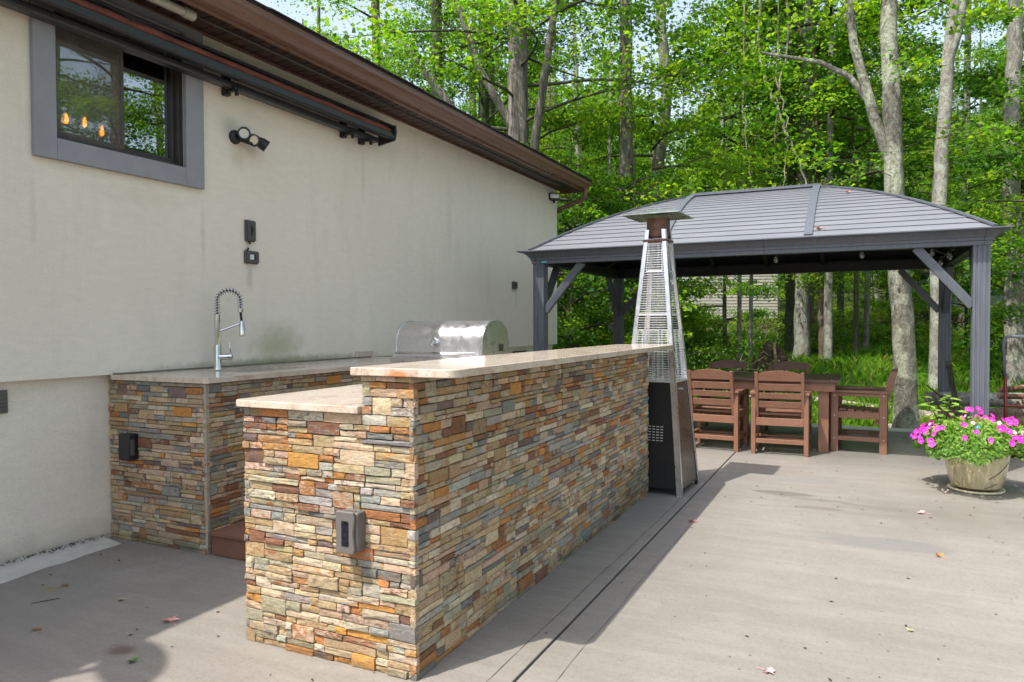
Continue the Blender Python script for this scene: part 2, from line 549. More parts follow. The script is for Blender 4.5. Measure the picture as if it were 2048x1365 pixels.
class MB:
    def __init__(s, o=(0, 0, 0)):
        s.v = []
        s.f = []
        s.o = Vector(o)

    def add(s, vs, fs):
        b = len(s.v)
        s.v += [tuple(Vector(p) - s.o) for p in vs]
        s.f += [tuple(i + b for i in f) for f in fs]

    def box(s, x0, x1, y0, y1, z0, z1):
        s.add([(x0, y0, z0), (x1, y0, z0), (x1, y1, z0), (x0, y1, z0), (x0, y0, z1), (x1, y0, z1), (x1, y1, z1), (x0, y1, z1)],
              [(0, 3, 2, 1), (4, 5, 6, 7), (0, 1, 5, 4), (1, 2, 6, 5), (2, 3, 7, 6), (3, 0, 4, 7)])
        return s

    def bar(s, a, b, w, h, upv=(0, 0, 1)):
        """rectangular bar from a to b, w across, h along upv"""
        a, b = Vector(a), Vector(b)
        d = (b - a).normalized()
        u = Vector(upv)
        sd = d.cross(u).normalized()
        u = sd.cross(d).normalized()
        q = []
        for p in (a, b):
            for i, j in ((-1, -1), (1, -1), (1, 1), (-1, 1)):
                q.append(p + sd * (i * w / 2) + u * (j * h / 2))
        s.add(q, [(0, 1, 2, 3), (7, 6, 5, 4), (0, 4, 5, 1), (1, 5, 6, 2), (2, 6, 7, 3), (3, 7, 4, 0)])
        return s

    def tube(s, path, rad, seg=8, cap=True, twist=0):
        P_ = [Vector(p) for p in path]
        n = len(P_)
        if not isinstance(rad, (list, tuple)):
            rad = [rad] * n
        T = []
        for i in range(n):
            a = P_[max(0, i - 1)]
            b = P_[min(n - 1, i + 1)]
            T.append((b - a).normalized())
        ref = Vector((0, 0, 1)) if abs(T[0].z) < .9 else Vector((1, 0, 0))
        u = T[0].cross(ref).normalized()
        vs = []
        for i in range(n):
            u = (u - T[i] * u.dot(T[i])).normalized()
            w = T[i].cross(u)
            for k in range(seg):
                a = 2 * PI * k / seg + twist
                vs.append(P_[i] + (u * math.cos(a) + w * math.sin(a)) * rad[i])
        fs = []
        for i in range(n - 1):
            for k in range(seg):
                k2 = (k + 1) % seg
                fs.append((i * seg + k, i * seg + k2, (i + 1) * seg + k2, (i + 1) * seg + k))
        if cap:
            fs.append(tuple(range(seg))[::-1])
            fs.append(tuple((n - 1) * seg + k for k in range(seg)))
        s.add(vs, fs)
        return s

    def prism(s, prof, axis, a, b):
        """closed 2-D profile pushed along an axis from a to b"""
        def P3(p, t_):
            if axis == 'y':
                return (p[0], t_, p[1])
            if axis == 'x':
                return (t_, p[0], p[1])
            return (p[0], p[1], t_)
        n = len(prof)
        s.add([P3(p, a) for p in prof] + [P3(p, b) for p in prof],
              [tuple(range(n)), tuple(range(2 * n - 1, n - 1, -1))] + [(i, n + i, n + (i + 1) % n, (i + 1) % n) for i in range(n)])
        return s

    def lathe(s, prof, seg=24, c=(0, 0, 0), axis=(0, 0, 1), sx=1, sy=1):
        q = Vector((0, 0, 1)).rotation_difference(Vector(axis))
        vs = []
        n = len(prof)
        for r, z in prof:
            for k in range(seg):
                a = 2 * PI * k / seg
                vs.append(Vector(c) + q @ Vector((r * math.cos(a) * sx, r * math.sin(a) * sy, z)))
        fs = []
        for i in range(n - 1):
            for k in range(seg):
                k2 = (k + 1) % seg
                fs.append((i * seg + k, i * seg + k2, (i + 1) * seg + k2, (i + 1) * seg + k))
        fs.append(tuple(range(seg))[::-1])
        fs.append(tuple((n - 1) * seg + k for k in range(seg)))
        s.add(vs, fs)
        return s

    def mesh(s, name, mat, smooth=False):
        me = bpy.data.meshes.new(name)
        me.from_pydata([tuple(p) for p in s.v], [], s.f)
        import bmesh
        bm = bmesh.new()
        bm.from_mesh(me)
        bmesh.ops.recalc_face_normals(bm, faces=bm.faces)
        bm.to_mesh(me)
        bm.free()
        me.materials.append(mat)
        if smooth:
            for p in me.polygons:
                p.use_smooth = True
        return me

    def build(s, name, mat, parent=None, smooth=False, bevel=0, bseg=2, auto=None):
        o = bpy.data.objects.new(name, s.mesh(name, mat, smooth or bevel > 0 or auto is not None))
        link(o)
        if parent is not None:
            o.parent = parent
        if bevel:
            md = o.modifiers.new('bevel', 'BEVEL')
            md.width = bevel
            md.segments = bseg
            md.limit_method = 'ANGLE'
            md.angle_limit = math.radians(35)
            md.harden_normals = True
        if auto is not None:
            for e in ():
                pass
            try:
                o.data.set_sharp_from_angle(angle=math.radians(auto))
            except Exception:
                pass
        return o


def tag(o, label=None, cat=None, group=None, kind=None):
    if label:
        o['label'] = label
    if cat:
        o['category'] = cat
    if group:
        o['group'] = group
    if kind:
        o['kind'] = kind
    return o


def thing(name, label, cat, loc=(0, 0, 0), rotz=0, group=None):
    o = bpy.data.objects.new(name, None)
    o.empty_display_size = .1
    link(o)
    o.location = loc
    o.rotation_euler = (0, 0, rotz)
    return tag(o, label, cat, group)


def copy_thing(root, loc, rotz, label, scale=None):
    r = root.copy()
    link(r)
    r.location = loc
    r.rotation_euler = (0, 0, rotz)
    r['label'] = label
    if scale:
        r.scale = scale
    for ch in list(root.children):
        c_ = ch.copy()
        link(c_)
        c_.parent = r
        for g_ in ch.children:
            d_ = g_.copy()
            link(d_)
            d_.parent = c_
    return r


def np_mesh(name, verts, faces_n, mat, lv=None, tris=False):
    """verts (N*k,3), each consecutive k a polygon"""
    k = faces_n
    N = len(verts) // k
    me = bpy.data.meshes.new(name)
    me.vertices.add(len(verts))
    me.vertices.foreach_set('co', np.ascontiguousarray(verts, dtype=np.float32).ravel())
    me.loops.add(N * k)
    me.loops.foreach_set('vertex_index', np.arange(N * k, dtype=np.int32))
    me.polygons.add(N)
    me.polygons.foreach_set('loop_start', np.arange(0, N * k, k, dtype=np.int32))
    try:
        me.polygons.foreach_set('loop_total', np.full(N, k, dtype=np.int32))
    except Exception:
        pass
    if lv is not None:
        a = me.attributes.new('lv', 'FLOAT', 'POINT')
        a.data.foreach_set('value', np.repeat(lv, k).astype(np.float32))
    me.update(calc_edges=True)
    me.materials.append(mat)
    return me


def leaves(name, C_, Nrm, size, lv, mat, rng, elong=1.0, fold=.18):
    """kite-shaped leaves: centre, normal, size per leaf"""
    N = len(C_)
    Nrm = Nrm / np.linalg.norm(Nrm, axis=1, keepdims=True)
    r = rng.normal(size=(N, 3))
    u = np.cross(Nrm, r)
    u /= np.linalg.norm(u, axis=1, keepdims=True)
    w = np.cross(Nrm, u)
    s_ = size[:, None]
    a = C_ - u * s_ * .5 * elong
    b = C_ + w * s_ * .42 + u * s_ * .04 + Nrm * s_ * fold
    c_ = C_ + u * s_ * .55 * elong
    d = C_ - w * s_ * .42 + u * s_ * .04 + Nrm * s_ * fold
    V = np.stack([a, b, c_, d], 1).reshape(-1, 3)
    return np_mesh(name, V, 4, mat, lv)


# ------------------------------------------------------------------ ground
def gh(x, y):
    """height of the woodland floor"""
    d = np.maximum(0, np.asarray(y) - 15.0)
    h = -.34 + .36 * np.clip((np.asarray(y) - 12.5) / 6.5, 0, 1) ** 1.3 + (-.08 + .022 * d + .0011 * d * d * (d < 60) + (d >= 60) * (.0011 * 3600 + .06 * (d - 60)))
    h = h + .07 * np.sin(np.asarray(x) * .6 + 1) * np.sin(np.asarray(y) * .45) * np.clip((np.asarray(y) - 10.5) / 4, 0, 1)
    h = np.where(np.asarray(y) < 9.2, -.2, h)
    return h


def make_ground():
    xs = np.concatenate([np.linspace(-300, -40, 20), np.linspace(-36, 44, 100), np.linspace(50, 300, 20)])
    ys = np.concatenate([np.linspace(-200, -12, 14), np.linspace(-10, 70, 110), np.linspace(75, 320, 22)])
    X, Y = np.meshgrid(xs, ys)
    Z = gh(X, Y)
    rng = np.random.default_rng(5)
    Z = Z + rng.normal(size=Z.shape) * .02 * (Y > 11)
    nx, ny = len(xs), len(ys)
    me = bpy.data.meshes.new('ground')
    vs = np.stack([X, Y, Z], -1).reshape(-1, 3)
    fs = [(j * nx + i, j * nx + i + 1, (j + 1) * nx + i + 1, (j + 1) * nx + i) for j in range(ny - 1) for i in range(nx - 1)]
    me.from_pydata(vs.tolist(), [], fs)
    for p in me.polygons:
        p.use_smooth = True
    me.materials.append(M['ground'])
    tag(link(bpy.data.objects.new('ground', me)), kind='structure')


make_ground()


def slab(name, x0, x1, y0, y1, z0=-.14, z1=0.0):
    o = MB().box(x0, x1, y0, y1, z0, z1).build(name, M['concrete'], bevel=.006)
    return tag(o, kind='structure')


JX = 3.092
PE = 9.28          # far edge of the patio
slab('patio', -.06, JX - .006, -7, PE)
slab('patio', JX + .006, 9.5, -7, PE)
tag(MB().box(-.2, 9.4, -6.9, PE - .03, -.16, -.045).build('patio_base', M['joint']), kind='structure')
# hairline crack beside the control joint and a thin scored line
rc = random.Random(3)
crk = MB()
x_, y_ = 2.995, .6
pts = []
while y_ < 5.2:
    pts.append((x_ + rc.uniform(-.0015, .0015), y_))
    y_ += .09
    x_ += .0022 * rc.uniform(-.6, 1.2)
for (a, b) in zip(pts, pts[1:]):
    w = rc.uniform(.0007, .0018)
    crk.add([(a[0] - w, a[1], .0016), (a[0] + w, a[1], .0016), (b[0] + w, b[1], .0016), (b[0] - w, b[1], .0016)], [(0, 1, 2, 3)])
for (x0_, y0_, y1_, sx2) in ((3.245, .9, 3.9, .0),):
    x_, y_ = x0_, y0_
    while y_ < y1_:
        nx_, ny_ = x_ + sx2 * .07 + rc.uniform(-.004, .004), y_ + .07
        w = rc.uniform(.0004, .0012)
        crk.add([(x_ - w, y_, .0018), (x_ + w, y_, .0018), (nx_ + w, ny_, .0018), (nx_ - w, ny_, .0018)], [(0, 1, 2, 3)])
        x_, y_ = nx_, ny_
tag(crk.build('patio_crack', M['joint']), kind='structure')
# pale cement along the house
cs = MB()
rc = random.Random(8)
ys_ = [-3 + .12 * i for i in range(43)]
ed = [.17 + .05 * math.sin(y * 1.9) + rc.uniform(-.015, .015) for y in ys_]
for i in range(len(ys_) - 1):
    y0, y1 = ys_[i], ys_[i + 1]
    cs.add([(-.05, y0, .03), (ed[i] * .5, y0, .012), (ed[i], y0, .001), (-.05, y1, .03), (ed[i + 1] * .5, y1, .012), (ed[i + 1], y1, .001)], [(0, 1, 4, 3), (1, 2, 5, 4)])
tag(cs.build('cement_strip', M['newcement'], smooth=True), kind='structure')

# ------------------------------------------------------------------ house
hs = thing('house', 'cream stucco house with brown gutter and eave on the left', 'house', (0, 0, 0))
LZ, TOP, HY, NY = 1.043, 3.46, 9.6, -6.0
wy0, wy1, wz0, wz1 = 1.755, 2.66, 2.45, 3.38
m = MB()
m.box(-.25, 0, NY, wy0, LZ, TOP)
m.box(-.25, 0, wy1, HY, LZ, TOP)
m.box(-.25, 0, wy0, wy1, LZ, wz0)
m.box(-.25, 0, wy0, wy1, wz1, TOP)
m.box(-8, -.25, HY - .25, HY, LZ, TOP)
m.box(-8, -.25, NY, NY + .25, LZ, TOP)
m.box(-8.25, -8, NY, HY, LZ, TOP)
m.build('wall', M['stucco'], hs)
m = MB()
m.box(-.3, -.06, NY + .05, HY - .05, -.3, LZ)
m.box(-8, -.3, HY - .3, HY - .06, -.3, LZ)
m.box(-8.2, -8, NY + .05, HY - .05, -.3, LZ)
m.build('lower_wall', M['stucco'], hs)
# vents low in the wall
v1 = MB().box(-.058, -.045, 1.33, 1.50, .865, .995).build('vent', M['cover'], hs, bevel=.003)
m = MB()
for k in range(5):
    m.bar((-.04, 1.335, .885 + k * .022), (-.04, 1.495, .885 + k * .022), .010, .006)
m.build('louvre', M['cover'], v1)
v2 = MB().box(-.058, -.04, 8.1, 8.55, .80, .98).build('vent', M['bronze'], hs, bevel=.003)
m = MB()
for k in range(9):
    m.bar((-.034, 8.13 + k * .047, .82), (-.034, 8.13 + k * .047, .96), .016, .012, (1, 0, 0))
m.build('louvre', M['boxgrey'], v2)
# roof slab
rs = 5 / 12
m = MB()
m.prism([(.47, 3.545), (.52, 3.54), (.53, 3.555), (-4.1, 3.555 + 4.63 * rs), (-8.8, 3.555 - .0), (-8.8, 3.52), (-4.1, 3.50 + 4.6 * rs)], 'y', NY - .3, HY + .16)
m.build('roof', M['shingle'], hs)
m = MB()
rc = random.Random(4)
yy = NY - .3
while yy < HY + .1:
    L_ = rc.choice([.24, .3, .3])
    e_ = min(yy + L_ - .004, HY + .18)
    x1 = .55 + rc.uniform(-.008, .008)
    m.add([(x1, yy, 3.552), (x1, e_, 3.552), (x1 - .5, e_, 3.556 + .5 * rs), (x1 - .5, yy, 3.556 + .5 * rs),
           (x1, yy, 3.562), (x1, e_, 3.562), (x1 - .5, e_, 3.566 + .5 * rs), (x1 - .5, yy, 3.566 + .5 * rs)],
          [(0, 1, 2, 3), (4, 5, 6, 7), (0, 1, 5, 4), (1, 2, 6, 5), (3, 0, 4, 7)])
    yy += L_
tag(m.build('shingle_edge', M['shingle'], hs), kind='stuff')
# soffit made of panels (every rib shows)
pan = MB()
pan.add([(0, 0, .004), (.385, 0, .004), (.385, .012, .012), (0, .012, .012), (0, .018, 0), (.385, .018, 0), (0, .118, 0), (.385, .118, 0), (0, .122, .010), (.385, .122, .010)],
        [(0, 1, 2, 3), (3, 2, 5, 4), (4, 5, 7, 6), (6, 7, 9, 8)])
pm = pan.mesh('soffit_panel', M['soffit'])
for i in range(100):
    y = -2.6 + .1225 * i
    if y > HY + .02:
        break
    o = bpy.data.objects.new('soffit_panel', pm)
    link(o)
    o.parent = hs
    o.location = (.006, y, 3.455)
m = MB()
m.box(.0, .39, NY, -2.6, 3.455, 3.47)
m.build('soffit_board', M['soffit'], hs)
MB().box(0.002, .022, NY, HY + .12, 3.432, 3.452).build('frieze', M['brown'], hs, bevel=.004)
MB().box(.392, .415, NY, HY + .14, 3.395, 3.545).build('fascia', M['brown'], hs, bevel=.003)
# box end of the eave
MB().prism([(0.0, 3.40), (.40, 3.40), (.40, 3.55), (0.0, 3.66)], 'y', HY + .125, HY + .15).build('rake_board', M['brown'], hs)
# K-style gutter
prof = [(.418, 3.42), (.455, 3.42), (.475, 3.425), (.485, 3.445), (.490, 3.462), (.503, 3.478), (.518, 3.488), (.522, 3.498), (.522, 3.522), (.528, 3.528), (.528, 3.536), (.512, 3.536), (.512, 3.528), (.430, 3.528), (.418, 3.54)]
g1 = MB().prism(prof, 'y', NY, HY + .12).build('gutter', M['brown'], hs, auto=20)
def grow(pf, s_):
    cx_ = sum(p[0] for p in pf) / len(pf)
    cz_ = sum(p[1] for p in pf) / len(pf)
    return [(cx_ + (p[0] - cx_) * s_, cz_ + (p[1] - cz_) * s_) for p in pf]
for ys in (2.95, 7.05, 5.0, HY + .098):
    MB().prism(grow(prof, 1.035), 'y', ys, ys + (.035 if ys < 9 else .03)).build('gutter_seam', M['brown'], g1, auto=20)
# downspout elbow at the far corner
m = MB()
m.tube([(.46, 9.62, 3.43), (.46, 9.62, 3.34), (.44, 9.63, 3.295), (.38, 9.65, 3.26), (.25, 9.66, 3.225), (.05, 9.67, 3.165), (-.1, 9.67, 3.11), (-.16, 9.67, 3.0), (-.16, 9.67, .2)], .036, 10)
m.build('downspout', M['brown'], hs, smooth=True)
# thin conduit under the soffit
m = MB()
m.tube([(.30, -2, 3.385), (.30, 2.45, 3.385)], .030, 12)
m.tube([(.30, 2.42, 3.385), (.30, 2.50, 3.385)], .036, 12)
m.build('conduit', M['pvc'], hs, smooth=True, auto=40)
MB().tube([(.295, 2.5, 3.395), (.285, 9.4, 3.40)], .013, 8).build('cable_pipe', M['bronze'], hs, smooth=True)

# window
wd = MB().box(-.11, -.022, wy0, wy0 + .025, wz0, wz1).box(-.11, -.022, wy1 - .015, wy1, wz0, wz1).box(-.11, -.022, wy0 + .025, wy1 - .015, wz0, wz0 + .03).box(-.11, -.022, wy0 + .025, wy1 - .015, wz1 - .04, wz1).build('window', M['bronze'], hs, bevel=.003)
tz0 = wz0 - .125
m = MB()
ot = [(1.625, 1.755), (2.66, 2.812)]
m.box(.002, .035, 1.625, wy0, tz0, 3.43)
m.box(.002, .035, wy1, 2.812, tz0, 3.43)
m.box(.002, .035, wy0, wy1, tz0, wz0)
m.box(.002, .035, wy0, wy1, wz1, 3.43)
m.build('window_trim', M['trim'], wd, bevel=.004)
m = MB()
m.box(-.25, .001, wy0 + .001, wy0 + .004, wz0, wz1)
m.box(-.25, .001, wy1 - .004, wy1 - .001, wz0, wz1)
m.box(-.25, .001, wy0, wy1, wz0 + .001, wz0 + .004)
m.build('reveal', M['bronze'], wd)
ym = 2.217
m = MB()
for (a, b, x) in ((wy0 + .026, ym + .02, -.045), (ym - .02, wy1 - .016, -.075)):
    for q in ((a, a + .022), (b - .018, b)):
        m.box(x - .012, x + .012, q[0], q[1], wz0 + .042, wz1 - .042)
    m.box(x - .012, x + .012, a + .022, b - .018, wz0 + .032, wz0 + .062)
    m.box(x - .012, x + .012, a + .022, b - .018, wz1 - .075, wz1 - .042)
m.build('sash', M['bronze'], wd, bevel=.002)
for (a, b, x) in ((wy0 + .048, ym - .006, -.048), (ym + .002, wy1 - .034, -.078)):
    MB().box(x - .003, x + .003, a, b, wz0 + .06, wz1 - .07).build('pane', M['glass'], wd)
MB().box(-.030, -.029, wy0 + .026, ym + .01, wz0 + .031, wz1 - .045).build('insect_screen', M['screen'], wd)
# raised blind slats
for (a, b) in ((wy0 + .07, ym - .02), (ym + .01, wy1 - .07)):
    m = MB()
    m.box(-.17, -.125, a, b, 3.34, 3.375)
    for k in range(23):
        m.box(-.135, -.095, a, b, 3.085 + k * .011, 3.0885 + k * .011)
    m.box(-.14, -.09, a, b, 3.045, 3.078)
    m.build('blind', M['blind'], wd)
# dim room behind the window
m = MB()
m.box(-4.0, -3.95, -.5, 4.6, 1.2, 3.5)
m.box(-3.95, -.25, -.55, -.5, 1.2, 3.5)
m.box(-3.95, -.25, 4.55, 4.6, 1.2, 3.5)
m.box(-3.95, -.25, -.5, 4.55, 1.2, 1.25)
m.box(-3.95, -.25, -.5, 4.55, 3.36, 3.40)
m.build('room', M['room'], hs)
ch = MB()
ch.box(-1.78, -1.72, 2.8, 3.4, 3.24, 3.265)
ch.tube([(-1.75, 3.1, 3.36), (-1.75, 3.1, 3.25)], .01, 6)
pen = []
for k, (yy, zz) in enumerate(((2.975, 3.09), (3.136, 3.10), (3.295, 3.065), (2.86, 3.12))):
    ch.tube([(-1.75, yy, 3.245), (-1.75, yy, zz + .045)], .008, 6)
    pen.append((yy, zz))
chn = tag(ch.build('chandelier', M['bronze']), 'small indoor chandelier with glowing amber bulbs seen through the window', 'chandelier')
for yy, zz in pen:
    MB().lathe([(.0005, -.045), (.013, -.035), (.016, -.01), (.012, .02), (.007, .045)], 10, (-1.75, yy, zz)).build('bulb', M['bulb'], chn, smooth=True)


# ------------------------------------------------------------------ awning
aw = thing('retractable_awning', 'folded awning with black bars and rust red fabric roll above the window', 'awning', (.15, 4.9, 3.2))
A0 = (.15, 4.9, 3.2)
Y0, Y1 = -1.2, 4.88
MB(A0).prism([(.155, 3.135), (.225, 3.125), (.238, 3.137), (.238, 3.160), (.228, 3.164), (.228, 3.182), (.215, 3.186), (.16, 3.184)], 'y', Y0, Y1).build('front_bar', M['awnblack'], aw, auto=25)
MB(A0).prism([(.05, 3.088), (.115, 3.088), (.125, 3.10), (.125, 3.125), (.115, 3.135), (.05, 3.135)], 'y', Y0, Y1 - .1).build('torsion_bar', M['awnblack'], aw, auto=25)
fb = MB(A0)
rc = random.Random(2)
path = [(.188 + rc.uniform(-.002, .002), Y0 + (Y1 - .02 - Y0) * k / 40, 3.212 + rc.uniform(-.004, .004)) for k in range(41)]
fb.tube(path, [.029 + rc.uniform(-.003, .003) for _ in path], 14)
fb.build('fabric_roll', M['fabric'], aw, smooth=True)
MB(A0).prism([(.05, 3.215), (.06, 3.260), (.14, 3.270), (.222, 3.264), (.240, 3.248), (.232, 3.243), (.215, 3.254), (.14, 3.259), (.068, 3.250), (.06, 3.215)], 'y', Y0, Y1 + .03).build('hood', M['awnblack'], aw, auto=25)
m = MB(A0)
m.prism([(.04, 3.085), (.235, 3.118), (.252, 3.19), (.246, 3.262), (.14, 3.275), (.04, 3.265)], 'y', Y1 + .0, Y1 + .022)
m.build('end_cap', M['awnblack'], aw, bevel=.004)
for yy in (3.0, 4.35, 4.62, .5):
    m = MB(A0)
    m.box(.003, .05, yy, yy + .05, 3.05, 3.24)
    m.box(.05, .16, yy + .01, yy + .04, 3.07, 3.087)
    m.tube([(.14, yy - .012, 3.085), (.14, yy + .055, 3.085)], .014, 10)
    m.box(.12, .15, yy + .015, yy + .03, 3.035, 3.075)
    m.build('bracket', M['black'], aw, bevel=.003)
MB(A0).tube([(.188, Y1 + .018, 3.212), (.188, Y1 + .026, 3.212)], .018, 10).build('roll_end', M['pvc'], aw)


# ------------------------------------------------------------------ wall fixtures
def floodlight():
    L0 = (0, 3.12, 2.77)
    t_ = thing('twin_floodlight', 'black twin head floodlight mounted on the stucco wall right of the window', 'floodlight', L0)
    MB(L0).lathe([(.052, 0), (.052, .02), (.045, .032), (.02, .045)], 20, L0, (1, 0, 0)).build('mount', M['black'], t_, smooth=True, auto=35)
    m = MB(L0)
    m.tube([(.03, 3.12, 2.76), (.07, 3.13, 2.74), (.08, 3.2, 2.735), (.08, 3.24, 2.735)], .014, 8)
    m.build('arm', M['black'], t_, smooth=True)
    for c_, ax in (((.10, 3.12, 2.785), (.72, -.62, -.05)), ((.09, 3.22, 2.765), (.85, -.35, -.42)), ((.10, 3.31, 2.75), (.5, .6, -.5))):
        axv = Vector(ax).normalized()
        h = MB(L0).lathe([(.012, -.055), (.032, -.045), (.044, -.01), (.046, .035), (.040, .036), (.036, .010)], 20, c_, axv).build('lamp_head', M['black'], t_, smooth=True, auto=35)
        cc = Vector(c_) + axv * .012
        MB(L0).lathe([(.036, 0), (.036, .003), (.001, .004)], 20, cc, axv).build('lens', M['lens'], h)
        MB(L0).lathe([(.008, 0), (.008, .003)], 10, cc + axv * .004, axv).build('led_chip', M['led'], h)


floodlight()


def sec_light():
    L0 = (0, 9.33, 3.27)
    t_ = thing('security_light', 'small black wall light with a white lens high at the far wall corner', 'wall light', L0)
    m = MB(L0)
    m.prism([(9.24, 3.235), (9.26, 3.215), (9.40, 3.215), (9.42, 3.235), (9.42, 3.315), (9.40, 3.33), (9.26, 3.33), (9.24, 3.315)], 'x', .0, .05)
    m.build('housing', M['black'], t_, bevel=.006)
    m = MB(L0)
    m.box(.05, .085, 9.262, 9.398, 3.245, 3.312)
    m.build('lens', M['lens'], t_, bevel=.012)
    MB(L0).tube([(.02, 9.33, 3.215), (.05, 9.33, 3.19)], .02, 8).build('sensor', M['black'], t_)


sec_light()
bpy.data.objects['security_light'].rotation_euler = (0, 0, math.radians(-48))
bpy.data.objects['security_light'].location = (.035, 9.36, 3.29)


def outlet_cover(L0, w, h, label, mat, kind):
    t_ = thing('outlet_cover', label, 'outlet cover', L0)
    x, y, z = L0
    MB(L0).box(0, .022, y - w / 2, y + w / 2, z - h / 2, z + h / 2).build('box', mat, t_, bevel=.008)
    MB(L0).box(.022, .034, y - w / 2 + .008, y + w / 2 - .004, z - h / 2 + .006, z + h / 2 - .006).build('lid', mat, t_, bevel=.006)
    if kind == 'receptacle':
        r = MB(L0).box(.034, .0365, y - .032, y + .006, z - .019, z + .019).build('receptacle', M['white'], t_, bevel=.002)
        m = MB(L0)
        for dz in (-.006, .006):
            m.box(.0365, .0368, y - .022, y - .012, z + dz - .0012, z + dz + .0012)
        m.box(.0365, .0368, y - .004, y - .001, z - .002, z + .002)
        m.build('slot', M['black'], r)
        MB(L0).box(.034, .0372, y + .008, y + .028, z - .019, z + .019).build('switch', M['black'], t_, bevel=.002)
        MB(L0).tube([(.02, y - w / 2 + .02, z + h / 2), (.02, y - w / 2 + .035, z + h / 2 + .018)], .008, 6).build('hinge', M['black'], t_)
    elif kind == 'switch':
        MB(L0).box(.034, .039, y - .008, y + .01, z - .035, z + .038).build('toggle_plate', M['black'], t_, bevel=.003)
        MB(L0).box(.039, .049, y - .004, y + .005, z - .006, z + .02).build('toggle', M['black'], t_, bevel=.002)
        MB(L0).tube([(.02, y - w / 2 + .01, z - h / 2 + .01), (.02, y - w / 2 + .045, z - h / 2 - .016)], .007, 6).build('hinge', M['black'], t_)
    else:
        MB(L0).box(.034, .040, y - .02, y + .02, z - .012, z + .012).build('button', M['black'], t_, bevel=.003)
    return t_


outlet_cover((0, 3.255, 2.08), .095, .165, 'upright weatherproof switch cover above the horizontal outlet on the wall', M['boxgrey'], 'switch')
outlet_cover((0, 3.265, 1.878), .135, .10, 'horizontal weatherproof outlet with pale receptacle above the faucet', M['boxgrey'], 'receptacle')
outlet_cover((0, 8.02, 1.888), .13, .10, 'small dark box on the wall near the far house corner', M['boxgrey'], 'plain')

# ------------------------------------------------------------------ ledger stone
PAL = [((.50, .365, .215), 15), ((.56, .44, .285), 15), ((.61, .52, .39), 10), ((.30, .30, .275), 9), ((.21, .215, .205), 7), ((.36, .325, .235), 11),
       ((.45, .19, .065), 7), ((.56, .27, .065), 3), ((.25, .115, .065), 7), ((.20, .15, .14), 2), ((.54, .39, .275), 12), ((.41, .28, .145), 14), ((.42, .41, .365), 7)]
VEIN = [(.40, .13, .035), (.16, .07, .05), (.50, .26, .06), (.12, .10, .12), (.44, .35, .23), (.25, .26, .24), (.55, .48, .38)]


def ledger(W, H, seed, inset=()):
    """layout of split stones in interlocking panels -> (u0,u1,v0,v1,depth,colour,vein)"""
    R_ = random.Random(seed)
    out = []
    v = 0
    ncourse = max(1, round(H / .152))
    ch_ = H / ncourse
    for cidx in range(ncourse):
        v0c = cidx * ch_
        base = [R_.uniform(.7, 1.35) for _ in range(5)]
        s_ = sum(base)
        u = -R_.uniform(0, .5)
        while u < W:
            pw = R_.uniform(.5, .62)
            rows = [b * R_.uniform(.88, 1.12) for b in base]
            k = ch_ / sum(rows)
            vs = [v0c]
            for r_ in rows:
                vs.append(vs[-1] + r_ * k)
            dbl = []
            if R_.random() < .95:
                for _ in range(R_.choice([1, 2, 3])):
                    r_ = R_.randrange(4)
                    a = u + R_.uniform(0, pw - .12)
                    b = a + R_.uniform(.07, .17)
                    if all(b < q[1] or a > q[2] or abs(q[0] - r_) > 1 for q in dbl):
                        dbl.append((r_, a, min(b, u + pw)))
            def emit(a, b, lo, hi):
                a = max(a, 0)
                b = min(b, W)
                if b - a < .012:
                    return
                pc = R_.choices([p[0] for p in PAL], [p[1] for p in PAL])[0]
                j = R_.uniform(.8, 1.2)
                c_ = tuple(min(.8, x * j * R_.uniform(.94, 1.06)) for x in pc)
                out.append((a, b, lo, hi, R_.choice([.015, .017, .019, .021, .024]) + R_.uniform(-.0015, .0015), c_, R_.choice(VEIN) if R_.random() < .6 else c_))
            for (r_, a, b) in dbl:
                emit(a, b, vs[r_], vs[r_ + 2])
            for r_ in range(5):
                off = R_.uniform(-.05, .05)
                a = u + (off if u > 0 else 0)
                end = u + pw
                blocks = sorted((q[1], q[2]) for q in dbl if q[0] in (r_, r_ - 1))
                x = u
                segs = []
                for (qa, qb) in blocks:
                    if qa > x:
                        segs.append((x, qa))
                    x = max(x, qb)
                if x < end:
                    segs.append((x, end))
                for (sa, sb) in segs:
                    xx = sa
                    while xx < sb - 1e-6:
                        L_ = R_.choice([.05, .08, .11, .14, .18, .22]) * R_.uniform(.8, 1.2)
                        if sb - (xx + L_) < .045:
                            L_ = sb - xx
                        emit(xx, min(xx + L_, sb), vs[r_], vs[r_ + 1])
                        xx += L_
            u += pw
    return out


